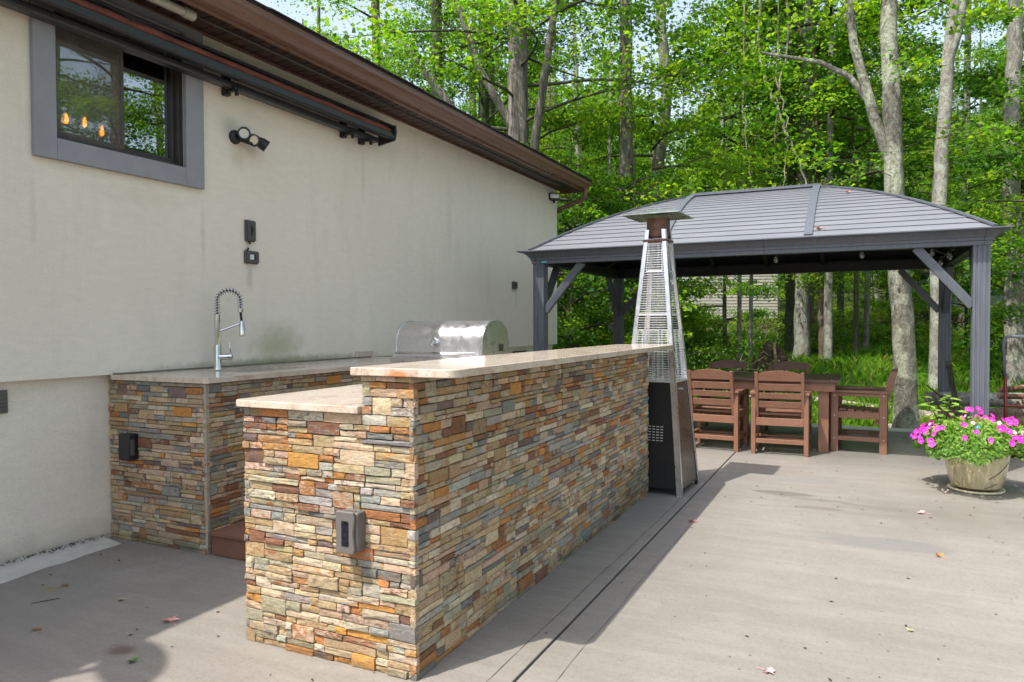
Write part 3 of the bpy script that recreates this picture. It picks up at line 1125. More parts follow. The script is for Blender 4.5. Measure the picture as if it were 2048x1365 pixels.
def stone_geo(st, to3, seed, rough=.0022):
    """one stone: split front with a broken outline, sides running back into the mortar"""
    R_ = random.Random(seed)
    u0, u1, v0, v1, d = st[:5]
    g = .0006
    u0 += g; u1 -= g; v0 += g; v1 -= g
    um, vm = (u0 + u1) / 2 + R_.uniform(-.2, .2) * (u1 - u0), (v0 + v1) / 2
    ring = [(u0, v0), (um, v0), (u1, v0), (u1, vm), (u1, v1), (um, v1), (u0, v1), (u0, vm)]
    fr, bk = [], []
    for i, (a, b) in enumerate(ring):
        j = rough if i % 2 == 0 else rough * .8
        jj = min(j, (v1 - v0) * .09)
        sx_ = 1 if a == u0 else (-1 if a == u1 else 0)
        sy_ = 1 if b == v0 else (-1 if b == v1 else 0)
        fr.append(to3(a + sx_ * R_.uniform(0, 1.6 * jj), b + sy_ * R_.uniform(0, 1.9 * jj), d + R_.uniform(-.003, .0015)))
        bk.append(to3(a, b, -.004))
    cn = to3(um, vm, d + R_.uniform(-.0005, .003))
    vs = fr + bk + [cn]
    fs = [(i, (i + 1) % 8, 16) for i in range(8)] + [(8 + i, 8 + (i + 1) % 8, (i + 1) % 8, i) for i in range(8)]
    return vs, fs


def set_tone(me, tones, veins, per):
    a = me.attributes.new('tone', 'FLOAT_COLOR', 'POINT')
    b = me.attributes.new('vein', 'FLOAT_COLOR', 'POINT')
    A = np.ones((len(tones), per, 4), np.float32)
    A[:, :, :3] = np.array(tones, np.float32)[:, None]
    B = np.ones((len(veins), per, 4), np.float32)
    B[:, :, :3] = np.array(veins, np.float32)[:, None]
    a.data.foreach_set('color', A.ravel())
    b.data.foreach_set('color', B.ravel())


def lay_stones(root, org, faces, budget):
    """faces: list of (stones, to3, keyfunction, flip); the stones with the lowest key become parts, the rest one joined part"""
    al = []
    for fi, (sts, to3, key) in enumerate(faces):
        for k, st in enumerate(sts):
            al.append((key(st), fi, k, st, to3))
    al.sort(key=lambda q: q[0])
    jo_v, jo_f, jt, jv = [], [], [], []
    for n_, (_, fi, k, st, to3) in enumerate(al):
        vs, fs = stone_geo(st, to3, fi * 10000 + k)
        vs = [tuple(Vector(p) - Vector(org)) for p in vs]
        if n_ < budget:
            me = bpy.data.meshes.new('stone')
            me.from_pydata(vs, [], fs)
            set_tone(me, [st[5]], [st[6]], 17)
            me.materials.append(M['stone'])
            o = bpy.data.objects.new('stone', me)
            link(o)
            o.parent = root
        else:
            b = len(jo_v)
            jo_v += vs
            jo_f += [tuple(i + b for i in f) for f in fs]
            jt.append(st[5])
            jv.append(st[6])
    if jo_v:
        me = bpy.data.meshes.new('stone_veneer')
        me.from_pydata(jo_v, [], jo_f)
        set_tone(me, jt, jv, 17)
        me.materials.append(M['stone'])
        o = bpy.data.objects.new('stone_veneer', me)
        link(o)
        o.parent = root
        o['kind'] = 'stuff'


def round_slab(x0, x1, y0, y1, r, corners, z0, z1, hole=None):
    pts = []
    for (cx_, cy_, a0, q) in ((x1, y0, -90, 0), (x1, y1, 0, 1), (x0, y1, 90, 2), (x0, y0, 180, 3)):
        if q in corners:
            ox = cx_ - r if cx_ == x1 else cx_ + r
            oy = cy_ + r if cy_ == y0 else cy_ - r
            for k in range(7):
                a = math.radians(a0 + 15 * k)
                pts.append((ox + r * math.cos(a), oy + r * math.sin(a)))
        else:
            pts.append((cx_, cy_))
    return pts


# ---- bar island
BL, BR, BY0, BY1 = 1.89, 2.76, 1.346, 4.71
PX = 2.513
B0 = (2.3, 1.4, 0)
bar = thing('stone_bar', 'long raised bar clad in multicoloured split slate with pale granite tops in front', 'outdoor bar', B0)
m = MB(B0)
m.box(BL + .02, BR - .02, BY0 + .02, BY1 - .02, 0, 1.003)
m.box(PX + .02, BR - .02, BY0 + .02, BY1 - .02, 1.003, 1.153)
m.build('core', M['mortar'], bar)
MB(B0).prism(round_slab(2.478, 2.945, BY0 - .022, 4.775, .05, (0, 1), 0, 0), 'z', 1.155, 1.187).build('upper_slab', M['granite'], bar, bevel=.004, bseg=3)
MB(B0).prism(round_slab(1.858, PX - .001, BY0 - .022, 4.0, .03, (3,), 0, 0), 'z', 1.005, 1.035).build('lower_slab', M['granite'], bar, bevel=.004, bseg=3)
front = ledger(BR - BL, 1.003, 11)
piertop = ledger(BR - PX, .152, 12)
right = ledger(BY1 - BY0, 1.153, 13)
f_front = lambda u, v, d: (BL + u, BY0 + .02 - d, v)
f_pier = lambda u, v, d: (PX + u, BY0 + .02 - d, 1.0035 + v * .995)
f_right = lambda u, v, d: (BR - .02 + d * .8, BY0 + u, v)
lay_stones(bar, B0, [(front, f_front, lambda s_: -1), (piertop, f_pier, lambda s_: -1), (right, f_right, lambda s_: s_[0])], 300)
# plain stone returns on the hidden inner faces
m = MB(B0)
m.box(BL - .0, BL + .02, BY0 + .03, BY1 - .03, 0, 1.0)
m.box(PX - .0, PX + .02, BY0 + .03, BY1 - .03, 1.037, 1.153)
m.build('side_cladding', M['mortar'], bar)

# ---- counter along the house with the sink and the grill run
S0 = (.4, 2.2, 0)
cnt = thing('sink_counter', 'slate clad kitchen counter against the house wall with sink and granite top', 'kitchen counter', S0)
CY0, CX = 2.108, .812
GY0, GY1 = 4.05, 4.78
m = MB(S0)
m.box(-.055, CX - .02, CY0 + .02, GY1, 0, .80)
m.box(-.055, .2, CY0 + .02, GY1, .80, 1.010)
m.box(.68, CX - .02, CY0 + .02, GY1, .80, 1.010)
m.box(.2, .68, CY0 + .02, 2.5, .80, 1.010)
m.box(.2, .68, 3.3, GY1, .80, 1.010)
m.box(CX - .02, BL - .004, GY0 + .02, GY1, 0, 1.010)
m.build('core', M['mortar'], cnt)
hx0, hx1, hy0, hy1 = .25, .63, 2.58, 3.22
m = MB(S0)
m.prism(round_slab(.002, .84, CY0 - .02, hy0, .03, (0,), 0, 0), 'z', 1.012, 1.043)
m.box(.002, hx0, hy0, hy1, 1.012, 1.043)
m.box(hx1, .84, hy0, hy1, 1.012, 1.043)
m.box(.002, .84, hy1, GY1 + .02, 1.012, 1.043)
m.box(.84, BL - .034, GY0 - .025, GY1 + .02, 1.012, 1.043)
m.build('granite_top', M['granite'], cnt)
MB(S0).box(.002, .022, 2.1, GY1, 1.0435, 1.052).build('caulk_line', M['edge'], cnt, bevel=.003)
MB(S0).box(.003, .028, 4.55, GY1 + .02, 1.052, 1.10).build('backsplash_piece', M['granite'], cnt)
m = MB(S0)
m.box(hx0 - .01, hx0, hy0, hy1, .84, 1.011)
m.box(hx1, hx1 + .01, hy0, hy1, .84, 1.011)
m.box(hx0, hx1, hy0 - .01, hy0, .84, 1.011)
m.box(hx0, hx1, hy1, hy1 + .01, .84, 1.011)
m.box(hx0, hx1, hy0, hy1, .83, .84)
m.build('sink_basin', M['heatpanel'], cnt)
cend = ledger(CX + .055, 1.008, 21)
cside = ledger(GY0 - CY0, 1.008, 22)
cback = ledger(BL - CX, 1.008, 23)
c_end = lambda u, v, d: (u - .055, CY0 + .02 - d * .8, v)
c_side = lambda u, v, d: (CX - .02 + d * .8, CY0 + u, v)
c_back = lambda u, v, d: (CX + u, GY0 + .02 - d * .8, v)
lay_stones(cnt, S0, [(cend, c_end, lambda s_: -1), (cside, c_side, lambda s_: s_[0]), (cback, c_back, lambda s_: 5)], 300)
MB(S0).box(CX - .019, CX - .001, CY0 + .001, CY0 + .019, 0, 1.01).build('corner_bead', simple('pale corner bead', (.34, .30, .24), .7), cnt, bevel=.002)

# composite deck step in the aisle
D0 = (1.3, 2.2, 0)
dk = thing('deck_step', 'low reddish brown composite deck platform between the two stone counters', 'deck step', D0)
MB(D0).box(.835, 1.865, 2.115, 2.135, .004, .118).build('fascia_board', M['decking'], dk, bevel=.003)
y = 2.10
for k in range(14):
    MB(D0).box(.832, 1.865, y, y + .136, .119, .144).build('deck_board', M['decking'], dk, bevel=.004)
    y += .140
MB(D0).box(.85, 1.85, 2.15, 4.02, .004, .115).build('joist_frame', M['joint'], dk)

# faucet
F0 = (.13, 2.82, 1.043)
fa = thing('spring_faucet', 'tall chrome spring neck faucet standing behind the sink', 'faucet', F0)
fx, fy, fz = F0
MB(F0).lathe([(.03, 0), (.03, .006), (.027, .012), (.027, .165), (.024, .17)], 20, F0).build('base', M['chrome'], fa, smooth=True, auto=35)
MB(F0).lathe([(.0185, .17), (.0185, .27), (.020, .272), (.020, .385), (.016, .39)], 20, F0).build('riser', M['chrome'], fa, smooth=True, auto=35)
m = MB(F0)
m.lathe([(.022, -.01), (.024, .05), (.024, .075), (.010, .082)], 16, (fx + .02, fy + .01, fz + .085), (.75, .65, 0))
m.build('valve', M['chrome'], fa, smooth=True, auto=35)
MB(F0).tube([(fx + .07, fy + .055, fz + .10), (fx + .065, fy + .045, fz + .19)], [.006, .004], 8).build('handle', M['chrome'], fa, smooth=True)
# arch
AR = .078
dirv = Vector((.72, .69, 0)).normalized()
def arch(s_):
    # s 0..1 : up, over, down
    if s_ < .25:
        return Vector((0, 0, .385 + .10 * s_ / .25))
    if s_ < .8:
        a = PI * (s_ - .25) / .55
        return dirv * (AR * (1 - math.cos(a))) + Vector((0, 0, .485 + AR * .95 * math.sin(a)))
    return dirv * (2 * AR) + Vector((0, 0, .485 - .07 * (s_ - .8) / .2))
hose = [Vector(F0) + arch(k / 40) for k in range(41)]
MB(F0).tube(hose, .0065, 8).build('hose', M['black'], fa, smooth=True)
sp = []
turns = 21
N_ = turns * 12
for k in range(N_ + 1):
    s_ = k / N_
    p = arch(s_)
    q = arch(min(1, s_ + .004)) - arch(max(0, s_ - .004))
    q.normalize()
    sd = dirv.cross(Vector((0, 0, 1))).normalized()
    nn = sd.cross(q).normalized()
    a = 2 * PI * turns * s_
    sp.append(Vector(F0) + p + (sd * math.cos(a) + nn * math.sin(a)) * .0185)
MB(F0).tube(sp, .0036, 6).build('spring', M['chrome'], fa, smooth=True)
e = Vector(F0) + arch(1)
MB(F0).lathe([(.018, -.012), (.018, .012)], 16, e).build('collar', M['chrome'], fa)
e2 = e + dirv * .008 + Vector((0, 0, -.085))
MB(F0).tube([e, e2], .009, 8).build('inlet', M['black'], fa)
MB(F0).lathe([(.014, .01), (.018, .0), (.019, -.095), (.015, -.10)], 16, e2).build('spray_head', M['chrome'], fa, smooth=True, auto=35)
MB(F0).tube([Vector(F0) + Vector((0, 0, .262)), e2 + Vector((0, 0, -.005))], .006, 8).build('support_arm', M['chrome'], fa)

# grill
G0 = (1.15, 4.35, 1.043)
gr = thing('gas_grill', 'stainless steel gas grill with rounded hood behind the raised bar', 'grill', G0)
gx0, gx1 = .735, 1.575
def hoodp(n=18):
    pr = [(4.115, 1.085)]
    for k in range(n + 1):
        a = math.radians(180 - 180 * k / n)
        cy_, cz_ = 4.37, 1.16
        ry, rz = .235, .222
        pr.append((cy_ + ry * math.cos(a) * (1.0), cz_ + rz * (math.sin(a) ** .72)))
    pr.append((4.62, 1.085))
    return pr
MB(G0).prism(hoodp(), 'x', gx0 + .022, gx1 - .022).build('hood', M['hood'], gr, auto=40)
for xa in (gx0, gx1 - .022):
    MB(G0).prism([(4.365 + (p[0] - 4.365) * 1.025, 1.085 + (p[1] - 1.085) * 1.02) for p in hoodp()], 'x', xa, xa + .022).build('side_panel', M['steel'], gr, auto=40)
MB(G0).box(gx0 - .02, gx1 + .02, 4.10, 4.64, 1.0435, 1.083).build('firebox_rim', M['steel'], gr, bevel=.004)
MB(G0).box(gx0 - .02, gx1 + .02, 4.0, 4.032, .80, 1.035).build('control_panel', M['steel'], gr, bevel=.004)
m = MB(G0)
for k in range(2):
    m.box(gx1 - .002, gx1 + .003, 4.42 + k * .045, 4.452 + k * .045, 1.13, 1.19)
m.build('vent_slot', M['black'], gr)
m = MB(G0)
m.tube([(gx0 + .06, 4.10, 1.12), (gx0 + .06, 4.06, 1.12), (gx1 - .06, 4.06, 1.12), (gx1 - .06, 4.10, 1.12)], .011, 10)
m.build('hood_handle', M['chrome'], gr, smooth=True)
th = Vector((1.13, 4.128, 1.21))
ax_ = Vector((0, -1, .18)).normalized()
MB(G0).lathe([(.034, -.01), (.036, .012), (.030, .016), (.028, .010)], 24, th, ax_).build('thermometer', M['chrome'], gr, smooth=True, auto=35)
MB(G0).lathe([(.027, 0), (.027, .004)], 24, th + ax_ * .006, ax_).build('dial_face', M['white'], gr)

# outlets on the stonework
O0 = (2.484, BY0 - .02, .55)
ob = thing('bar_outlet_box', 'grey weatherproof outlet box with dark window on the sunlit end of the bar', 'outlet cover', O0)
ox, oy, oz = O0
MB(O0).box(ox - .046, ox + .046, oy - .030, oy + .03, oz - .078, oz + .078).build('back_box', M['cover'], ob, bevel=.010)
MB(O0).prism([(ox - .048, oz - .083), (ox + .036, oz - .083), (ox + .042, oz - .06), (ox + .034, oz), (ox + .042, oz + .06), (ox + .036, oz + .083), (ox - .048, oz + .083)], 'y', oy - .046, oy - .030).build('cover', M['cover'], ob, bevel=.006)
MB(O0).prism([(ox - .018, oz - .052), (ox + .014, oz - .052), (ox + .016, oz - .048), (ox + .016, oz + .042), (ox + .012, oz + .046), (ox - .016, oz + .046), (ox - .018, oz + .042)], 'y', oy - .0475, oy - .046).build('viewing_window', simple('dark smoked plastic', (.012, .012, .02), .18, var=.8, scale=60), ob)
m = MB(O0)
for k in range(4):
    xx = ox - .026 + k * .016
    m.box(xx, xx + .006, oy - .02, oy - .008, oz + .0775, oz + .0785)
m.build('drain_slot', M['black'], ob)
O1 = (.172, CY0 - .01, .60)
ob2 = thing('counter_outlet_box', 'black weatherproof outlet box in shade on the end of the sink counter', 'outlet cover', O1)
ox, oy, oz = O1
MB(O1).box(ox - .05, ox + .045, oy - .02, oy + .02, oz - .08, oz + .08).build('back_box', M['blackpaint'], ob2, bevel=.008)
MB(O1).prism([(ox - .05, oz - .084), (ox + .04, oz - .084), (ox + .05, oz - .07), (ox + .05, oz + .07), (ox + .04, oz + .084), (ox - .05, oz + .084)], 'y', oy - .055, oy - .02).build('cover', M['black'], ob2, bevel=.008)
MB(O1).box(ox + .05, ox + .06, oy - .045, oy - .02, oz - .05, oz + .05).build('latch', M['boxgrey'], ob2, bevel=.003)


# ------------------------------------------------------------------ gazebo
Z0 = (3.1, 8.0, 0)
gz = thing('gazebo', 'dark grey metal hardtop gazebo standing over the dining table', 'gazebo', Z0)
gxl, gxr, gyf, gyb = 1.02, 5.22, 6.58, 9.52
PB, PT = .0, 2.03
def fluted(cx_, cy_, z0, z1, w=.13, mbx=None):
    """square post with three grooves in each side"""
    h = w / 2
    g = .006
    one = [(-h, -h), (-h * .72, -h), (-h * .66, -h + g), (-h * .52, -h + g), (-h * .46, -h), (-h * .14, -h), (-h * .1, -h + g), (h * .1, -h + g), (h * .14, -h), (h * .46, -h), (h * .52, -h + g), (h * .66, -h + g), (h * .72, -h)]
    pr = []
    for k in range(4):
        a = k * PI / 2
        ca, sa = math.cos(a), math.sin(a)
        pr += [(cx_ + x * ca - y_ * sa, cy_ + x * sa + y_ * ca) for x, y_ in one]
    return mbx.prism(pr, 'z', z0, z1)
for px_, py_ in ((gxl, gyf), (gxr, gyf), (gxr, gyb), (gxl, gyb)):
    p_ = fluted(px_, py_, 0 if py_ < 8 else -.02, PT, .128, MB(Z0)).build('post', M['gazebo'], gz)
    MB(Z0).box(px_ - .09, px_ + .09, py_ - .09, py_ + .09, .001 if py_ < 8 else -.06, .03).build('foot_plate', M['gazebo'], p_, bevel=.004)
tag(MB().box(gxl - .3, gxr + .3, PE + .004, gyb + .3, -.15, -.03).build('footing', M['newcement']), kind='structure')
def brace(a, b, upv):
    # diagonal brace with grooves, a lower end, b upper end
    m = MB(Z0)
    m.bar(a, b, .075, .06, upv)
    d = (Vector(b) - Vector(a)).normalized()
    u = Vector(upv)
    sd = d.cross(u).normalized()
    nn = sd.cross(d).normalized()
    for s1 in (-1, 1):
        for k in (-.02, 0, .02):
            off = nn * (s1 * .031) + sd * k
            m.bar(Vector(a) + off, Vector(b) + off, .012, .006, upv)
    m.build('brace', M['gazebo'], gz)
for px_, sx_ in ((gxl, 1), (gxr, -1)):
    for py_, sy_ in ((gyf, 1), (gyb, -1)):
        brace((px_ + sx_ * .06, py_, 1.50), (px_ + sx_ * .50, py_, 2.03), (0, 1, 0))
        brace((px_, py_ + sy_ * .06, 1.50), (px_, py_ + sy_ * .50, 2.03), (1, 0, 0))
# beams between posts
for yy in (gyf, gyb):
    MB(Z0).box(gxl + .066, gxr - .066, yy - .035, yy + .035, 2.03, 2.15).build('beam', M['gazdark'] if yy > 8 else M['gazebo'], gz, bevel=.003)  # back beam takes a near-black copy of the paint as roof shade
    for xx_ in (gxl + .066 + k for k in ()):
        pass
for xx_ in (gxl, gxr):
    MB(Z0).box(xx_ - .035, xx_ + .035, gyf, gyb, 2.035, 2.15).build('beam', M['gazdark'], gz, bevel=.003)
# moulded fascia: profile offset outwards, mitred round the four sides
fp = [(.0, 2.028), (.0, 2.062), (.012, 2.068), (.012, 2.088), (.022, 2.096), (.034, 2.112), (.052, 2.130), (.078, 2.146), (.105, 2.152), (.130, 2.156), (.130, 2.166), (.10, 2.17), (-.03, 2.172), (-.03, 2.03)]
ex0, ex1, ey0, ey1 = gxl - .075, gxr + .075, gyf - .075, gyb + .075
sides = [((ex0, ey0), (ex1, ey0), (0, -1)), ((ex1, ey0), (ex1, ey1), (1, 0)), ((ex1, ey1), (ex0, ey1), (0, 1)), ((ex0, ey1), (ex0, ey0), (-1, 0))]
for (a, b, nrm) in sides:
    m = MB(Z0)
    d = (Vector(b) - Vector(a)).normalized()
    q = []
    for (pt, sg) in ((a, -1), (b, 1)):
        for (o_, z_) in fp:
            q.append((pt[0] + nrm[0] * o_ + d.x * sg * o_, pt[1] + nrm[1] * o_ + d.y * sg * o_, z_))
    n = len(fp)
    m.add(q, [tuple(range(n)), tuple(range(2 * n - 1, n - 1, -1))] + [(i, (i + 1) % n, n + (i + 1) % n, n + i) for i in range(n)])
    fo = m.build('fascia', M['gazebo'], gz)
    if nrm == (0, -1):
        for sx_ in (ex0 + .05, 3.42, ex1 - .06):
            m = MB(Z0)
            m.prism([(ey0 - o_ - .0022, z_) for (o_, z_) in fp[:10]] + [(ey0 - .13, 2.158), (ey0 + .0, 2.158)], 'x', sx_, sx_ + .004)
            m.build('seam', M['gazdark'], fo)
MB(Z0).box(1.065, 1.135, ey0 - .0045, ey0 - .0005, 2.036, 2.056).build('maker_sticker', M['teal'], gz)
m = MB(Z0)
rc = random.Random(1)
for k in range(8):
    m.box(1.074 + k * .007, 1.078 + k * .007, ey0 - .0052, ey0 - .0046, 2.042, 2.046 + rc.uniform(0, .004))
m.build('sticker_print', M['ink'], gz)

# roof: convex hip in rows of horizontal sheets
rx0, rx1, ry = 2.42, 3.82, (ey0 + ey1) / 2
eL, eR, eF, eB = ex0 - .02, ex1 + .02, ey0 - .02, ey1 + .02
ZE, ZR = 2.172, 2.90
def prof_h(t_):
    return ZE + (ZR - ZE) * (1.42 * t_ - .42 * t_ ** 2.1)
NR = 17
def rpt(side, t_, e_):
    """t: 0 eave..1 ridge, e: 0/1 which end of the row"""
    X0 = eL + (rx0 - eL) * t_
    X1 = eR + (rx1 - eR) * t_
    Ya = eF + (ry - eF) * t_
    Yb = eB + (ry - eB) * t_
    if side == 'F':
        return (X0 if e_ == 0 else X1, Ya)
    if side == 'B':
        return (X1 if e_ == 0 else X0, Yb)
    if side == 'R':
        return (X1, Ya if e_ == 0 else Yb)
    return (X0, Yb if e_ == 0 else Ya)
for side in 'FRBL':
    for k in range(NR):
        t0, t1 = k / NR, (k + 1) / NR
        z0, z1 = prof_h(t0), prof_h(t1)
        a, b = rpt(side, t0, 0), rpt(side, t0, 1)
        c2, d2 = rpt(side, t1, 1), rpt(side, t1, 0)
        segs = [(a, b, c2, d2)]
        if side in 'FB':
            mid0 = lambda X: X
            ys0, ys1 = a[1], c2[1]
            xs = [rx0, rx1] if side == 'F' else [rx1, rx0]
            segs = [(a, (xs[0], ys0), (xs[0], ys1), d2), ((xs[0], ys0), (xs[1], ys0), (xs[1], ys1), (xs[0], ys1)), ((xs[1], ys0), b, c2, (xs[1], ys1))]
        for (p0, p1, p2, p3) in segs:
            m = MB(Z0)
            lo, hi = .0058, .001
            ox_, oy_ = {'F': (0, -.009), 'B': (0, .009), 'R': (.009, 0), 'L': (-.009, 0)}[side]
            q0, q1 = (p0[0] + ox_, p0[1] + oy_), (p1[0] + ox_, p1[1] + oy_)
            vs = [(*q0, z0 + lo), (*q1, z0 + lo), (*p2, z1 + hi), (*p3, z1 + hi), (*q0, z0 + lo - .004), (*q1, z0 + lo - .004), (*p2, z1 - .006), (*p3, z1 - .006)]
            m.add(vs, [(0, 1, 2, 3), (7, 6, 5, 4), (0, 4, 5, 1), (1, 5, 6, 2), (2, 6, 7, 3), (3, 7, 4, 0)])
            m.build('roof_panel', M['gazroof'], gz)
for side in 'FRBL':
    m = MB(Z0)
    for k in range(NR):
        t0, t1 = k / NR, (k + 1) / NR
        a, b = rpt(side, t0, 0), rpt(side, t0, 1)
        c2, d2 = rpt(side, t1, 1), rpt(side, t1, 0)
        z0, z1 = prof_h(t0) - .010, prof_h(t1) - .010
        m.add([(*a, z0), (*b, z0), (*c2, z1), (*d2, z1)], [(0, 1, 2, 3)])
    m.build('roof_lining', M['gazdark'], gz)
# caps: hips, ridge and front battens
def cap(pts, w=.05, h=.016):
    m = MB(Z0)
    for p, q in zip(pts, pts[1:]):
        m.bar(p, q, w, h)
    m.build('roof_cap', M['gazebo'], gz)
for sx_, rx_ in ((eL, rx0), (eR, rx1)):
    for sy_ in (eF, eB):
        cap([(sx_ + (rx_ - sx_) * t_, sy_ + (ry - sy_) * t_, prof_h(t_) + .016) for t_ in [k / 10 for k in range(11)]], .055)
for rx_ in (rx0, rx1):
    for sy_ in (eF, eB):
        cap([(rx_, sy_ + (ry - sy_) * t_, prof_h(t_) + .02) for t_ in [k / 10 for k in range(11)]], .075, .014)
cap([(rx0 - .03, ry, ZR + .022), (rx1 + .03, ry, ZR + .022)], .11, .03)
# underside rafters
m = MB(Z0)
for rx_ in (rx0, rx1, (rx0 + rx1) / 2):
    for sy_ in (gyf, gyb):
        m.bar((rx_, sy_, 2.13), (rx_, ry, 2.80), .045, .05)
for yy in (7.3, ry, 8.8):
    for (a, b) in ((gxl, rx0), (gxr, rx1)):
        m.bar((a, yy, 2.13), (b, ry, 2.80), .045, .05)
m.bar((gxl, gyf + .7, 2.28), (gxr, gyf + .7, 2.28), .04, .04)
m.bar((gxl, gyb - .7, 2.28), (gxr, gyb - .7, 2.28), .04, .04)
m.build('rafter_frame', M['gazdark'], gz)
# string lights
SL0 = (4.0, 6.75, 2.0)
sl = thing('string_lights', 'string of clear bulbs hanging under the gazebo eaves', 'string lights', SL0)
cab = []
bp_ = []
pl = [(1.2, 6.72), (5.05, 6.72), (5.05, 9.35)]
def ssag(a, b, n, z=2.06, s_=.025):
    for k in range(n + 1):
        t_ = k / n
        zz = z - s_ * math.sin(PI * ((t_ * 4) % 1))
        cab.append((a[0] + (b[0] - a[0]) * t_, a[1] + (b[1] - a[1]) * t_, zz))
ssag(pl[0], pl[1], 40)
ssag(pl[1], pl[2], 24)
MB(SL0).tube(cab, .004, 5).build('cable', M['black'], sl)
for k in (24, 32, 38, 46, 54):
    x_, y_, z_ = cab[k]
    b_ = MB(SL0).lathe([(.004, -.085), (.018, -.075), (.024, -.055), (.018, -.03), (.011, -.02)], 12, (x_, y_, z_)).build('bulb', M['tube'], sl, smooth=True)
    MB(SL0).lathe([(.013, -.022), (.013, .006)], 10, (x_, y_, z_)).build('socket', M['black'], b_)


# ------------------------------------------------------------------ patio heater
HC = (2.765, 4.985)
H0 = (HC[0], HC[1], 0)
ht = thing('patio_heater', 'tall stainless pyramid patio heater with black base behind the bar', 'patio heater', H0, math.radians(-3))
CZ = .885
def hw(z):
    if z <= CZ:
        return .275 - .075 * (z / CZ)
    return .200 - .115 * ((z - CZ) / (2.12 - CZ))
def lb():
    return MB((0, 0, 0))
for (nx_, ny_) in ((0, -1), (1, 0), (0, 1), (-1, 0)):
    # lower panel
    tx, ty = -ny_, nx_
    m = lb()
    q = []
    for z in (.05, CZ):
        h = hw(z) - .008
        for s1 in (-1, 1):
            for o_ in (h, h - .006):
                q.append((nx_ * o_ + tx * h * s1, ny_ * o_ + ty * h * s1, z))
    m.add(q, [(0, 2, 6, 4), (1, 3, 7, 5), (0, 1, 3, 2), (4, 5, 7, 6), (0, 1, 5, 4), (2, 3, 7, 6)])
    pn = m.build('base_panel', M['heatpanel'] if nx_ == 1 else M['blackpaint'], ht)
    if ny_ == -1:
        m = lb()
        for r_ in range(6):
            for c_ in range(7):
                z = .42 + r_ * .022
                x_ = -.11 + c_ * .033
                m.box(x_, x_ + .022, -hw(z) + .004, -hw(z) + .0075, z, z + .006)
        m.build('vent_slot', M['wire'], pn)
    if nx_ == 1:
        m = lb()
        z = CZ - .06
        m.lathe([(.012, 0), (.012, .02)], 12, (hw(z) - .01, -.02, z), (1, 0, 0))
        m.lathe([(.008, 0), (.008, .012)], 10, (hw(z) - .01, .035, z), (1, 0, 0))
        m.build('lock_knob', M['chrome'], pn)
    # guard wires for this side
    m = lb()
    z = CZ + .03
    while z < 2.03:
        h = hw(z) - .004
        m.bar((nx_ * h + tx * h * -.93, ny_ * h + ty * h * -.93, z), (nx_ * h + tx * h * .93, ny_ * h + ty * h * .93, z), .0034, .0034)
        z += .0195
    for zz in (CZ + .005, 1.43, 2.04):
        h = hw(zz) - .003
        m.bar((nx_ * h - tx * h * .95, ny_ * h - ty * h * .95, zz), (nx_ * h + tx * h * .95, ny_ * h + ty * h * .95, zz), .006, .007)
    for (fa_, fb_, ft) in ((-.78, -.5, 1.30), (-.34, .34, 1.30), (.5, .78, 1.30), (-.6, .6, 2.0)):
        za, zb = CZ + .02, ft
        if ft > 1.9:
            za = 1.78
        for f_ in (fa_, fb_):
            h0, h1 = hw(za) - .008, hw(zb) - .008
            m.tube([(nx_ * h0 + tx * h0 * f_, ny_ * h0 + ty * h0 * f_, za), (nx_ * h1 + tx * h1 * f_, ny_ * h1 + ty * h1 * f_, zb)], .0024, 5)
        h1 = hw(zb) - .008
        m.tube([(nx_ * h1 + tx * h1 * fa_, ny_ * h1 + ty * h1 * fa_, zb), (nx_ * h1 + tx * h1 * fb_, ny_ * h1 + ty * h1 * fb_, zb)], .0024, 5)
        h0 = hw(za) - .008
        m.tube([(nx_ * h0 + tx * h0 * fa_, ny_ * h0 + ty * h0 * fa_, za), (nx_ * h0 + tx * h0 * fb_, ny_ * h0 + ty * h0 * fb_, za)], .0024, 5)
    m.build('guard_grille', M['wire'], ht)
for sx_, sy_ in ((-1, -1), (1, -1), (1, 1), (-1, 1)):
    m = lb()
    for dx_, dy_ in ((0, 1), (1, 0)):
        # angle section: two flat strips
        for (z0, z1) in ((.0, CZ), (CZ, 2.12)):
            h0, h1 = hw(z0), hw(z1)
            w = .042 if z0 == 0 else .034
            a0 = Vector((sx_ * h0, sy_ * h0, z0))
            a1 = Vector((sx_ * h1, sy_ * h1, z1))
            i0 = Vector((-sx_ * w * dx_, -sy_ * w * dy_, 0))
            th_ = Vector((-sx_ * .004 * dy_, -sy_ * .004 * dx_, 0))
            m.add([a0, a0 + i0, a1 + i0, a1, a0 + th_, a0 + i0 + th_, a1 + i0 + th_, a1 + th_], [(0, 1, 2, 3), (7, 6, 5, 4), (0, 4, 5, 1), (1, 5, 6, 2), (2, 6, 7, 3), (3, 7, 4, 0)])
    p_ = m.build('corner_rail', M['steel'], ht)
    m = lb()
    m.lathe([(.016, 0), (.018, .03)], 10, (sx_ * .255, sy_ * .255, .0))
    m.build('foot', M['black'], p_)
m = lb()
m.prism([(-.198, -.198), (.198, -.198), (.198, .198), (-.198, .198)], 'z', CZ - .002, CZ + .012)
m.build('shelf', M['steel'], ht, bevel=.003)
MB((0, 0, 0)).tube([(0, 0, CZ + .012), (0, 0, 2.03)], .052, 20, cap=False).build('glass_tube', M['tube'], ht, smooth=True)
m = lb()
m.lathe([(.078, 2.045), (.078, 2.06), (.088, 2.065), (.088, 2.115), (.094, 2.12), (.094, 2.215), (.06, 2.22)], 24, (0, 0, 0))
m.build('burner', M['rust'], ht, smooth=True, auto=35)
m = lb()
m.box(-.1, .1, -.1, .1, 2.02, 2.04)
m.build('top_bracket', M['rust'], ht, bevel=.003)
m = lb()
PHW = .235
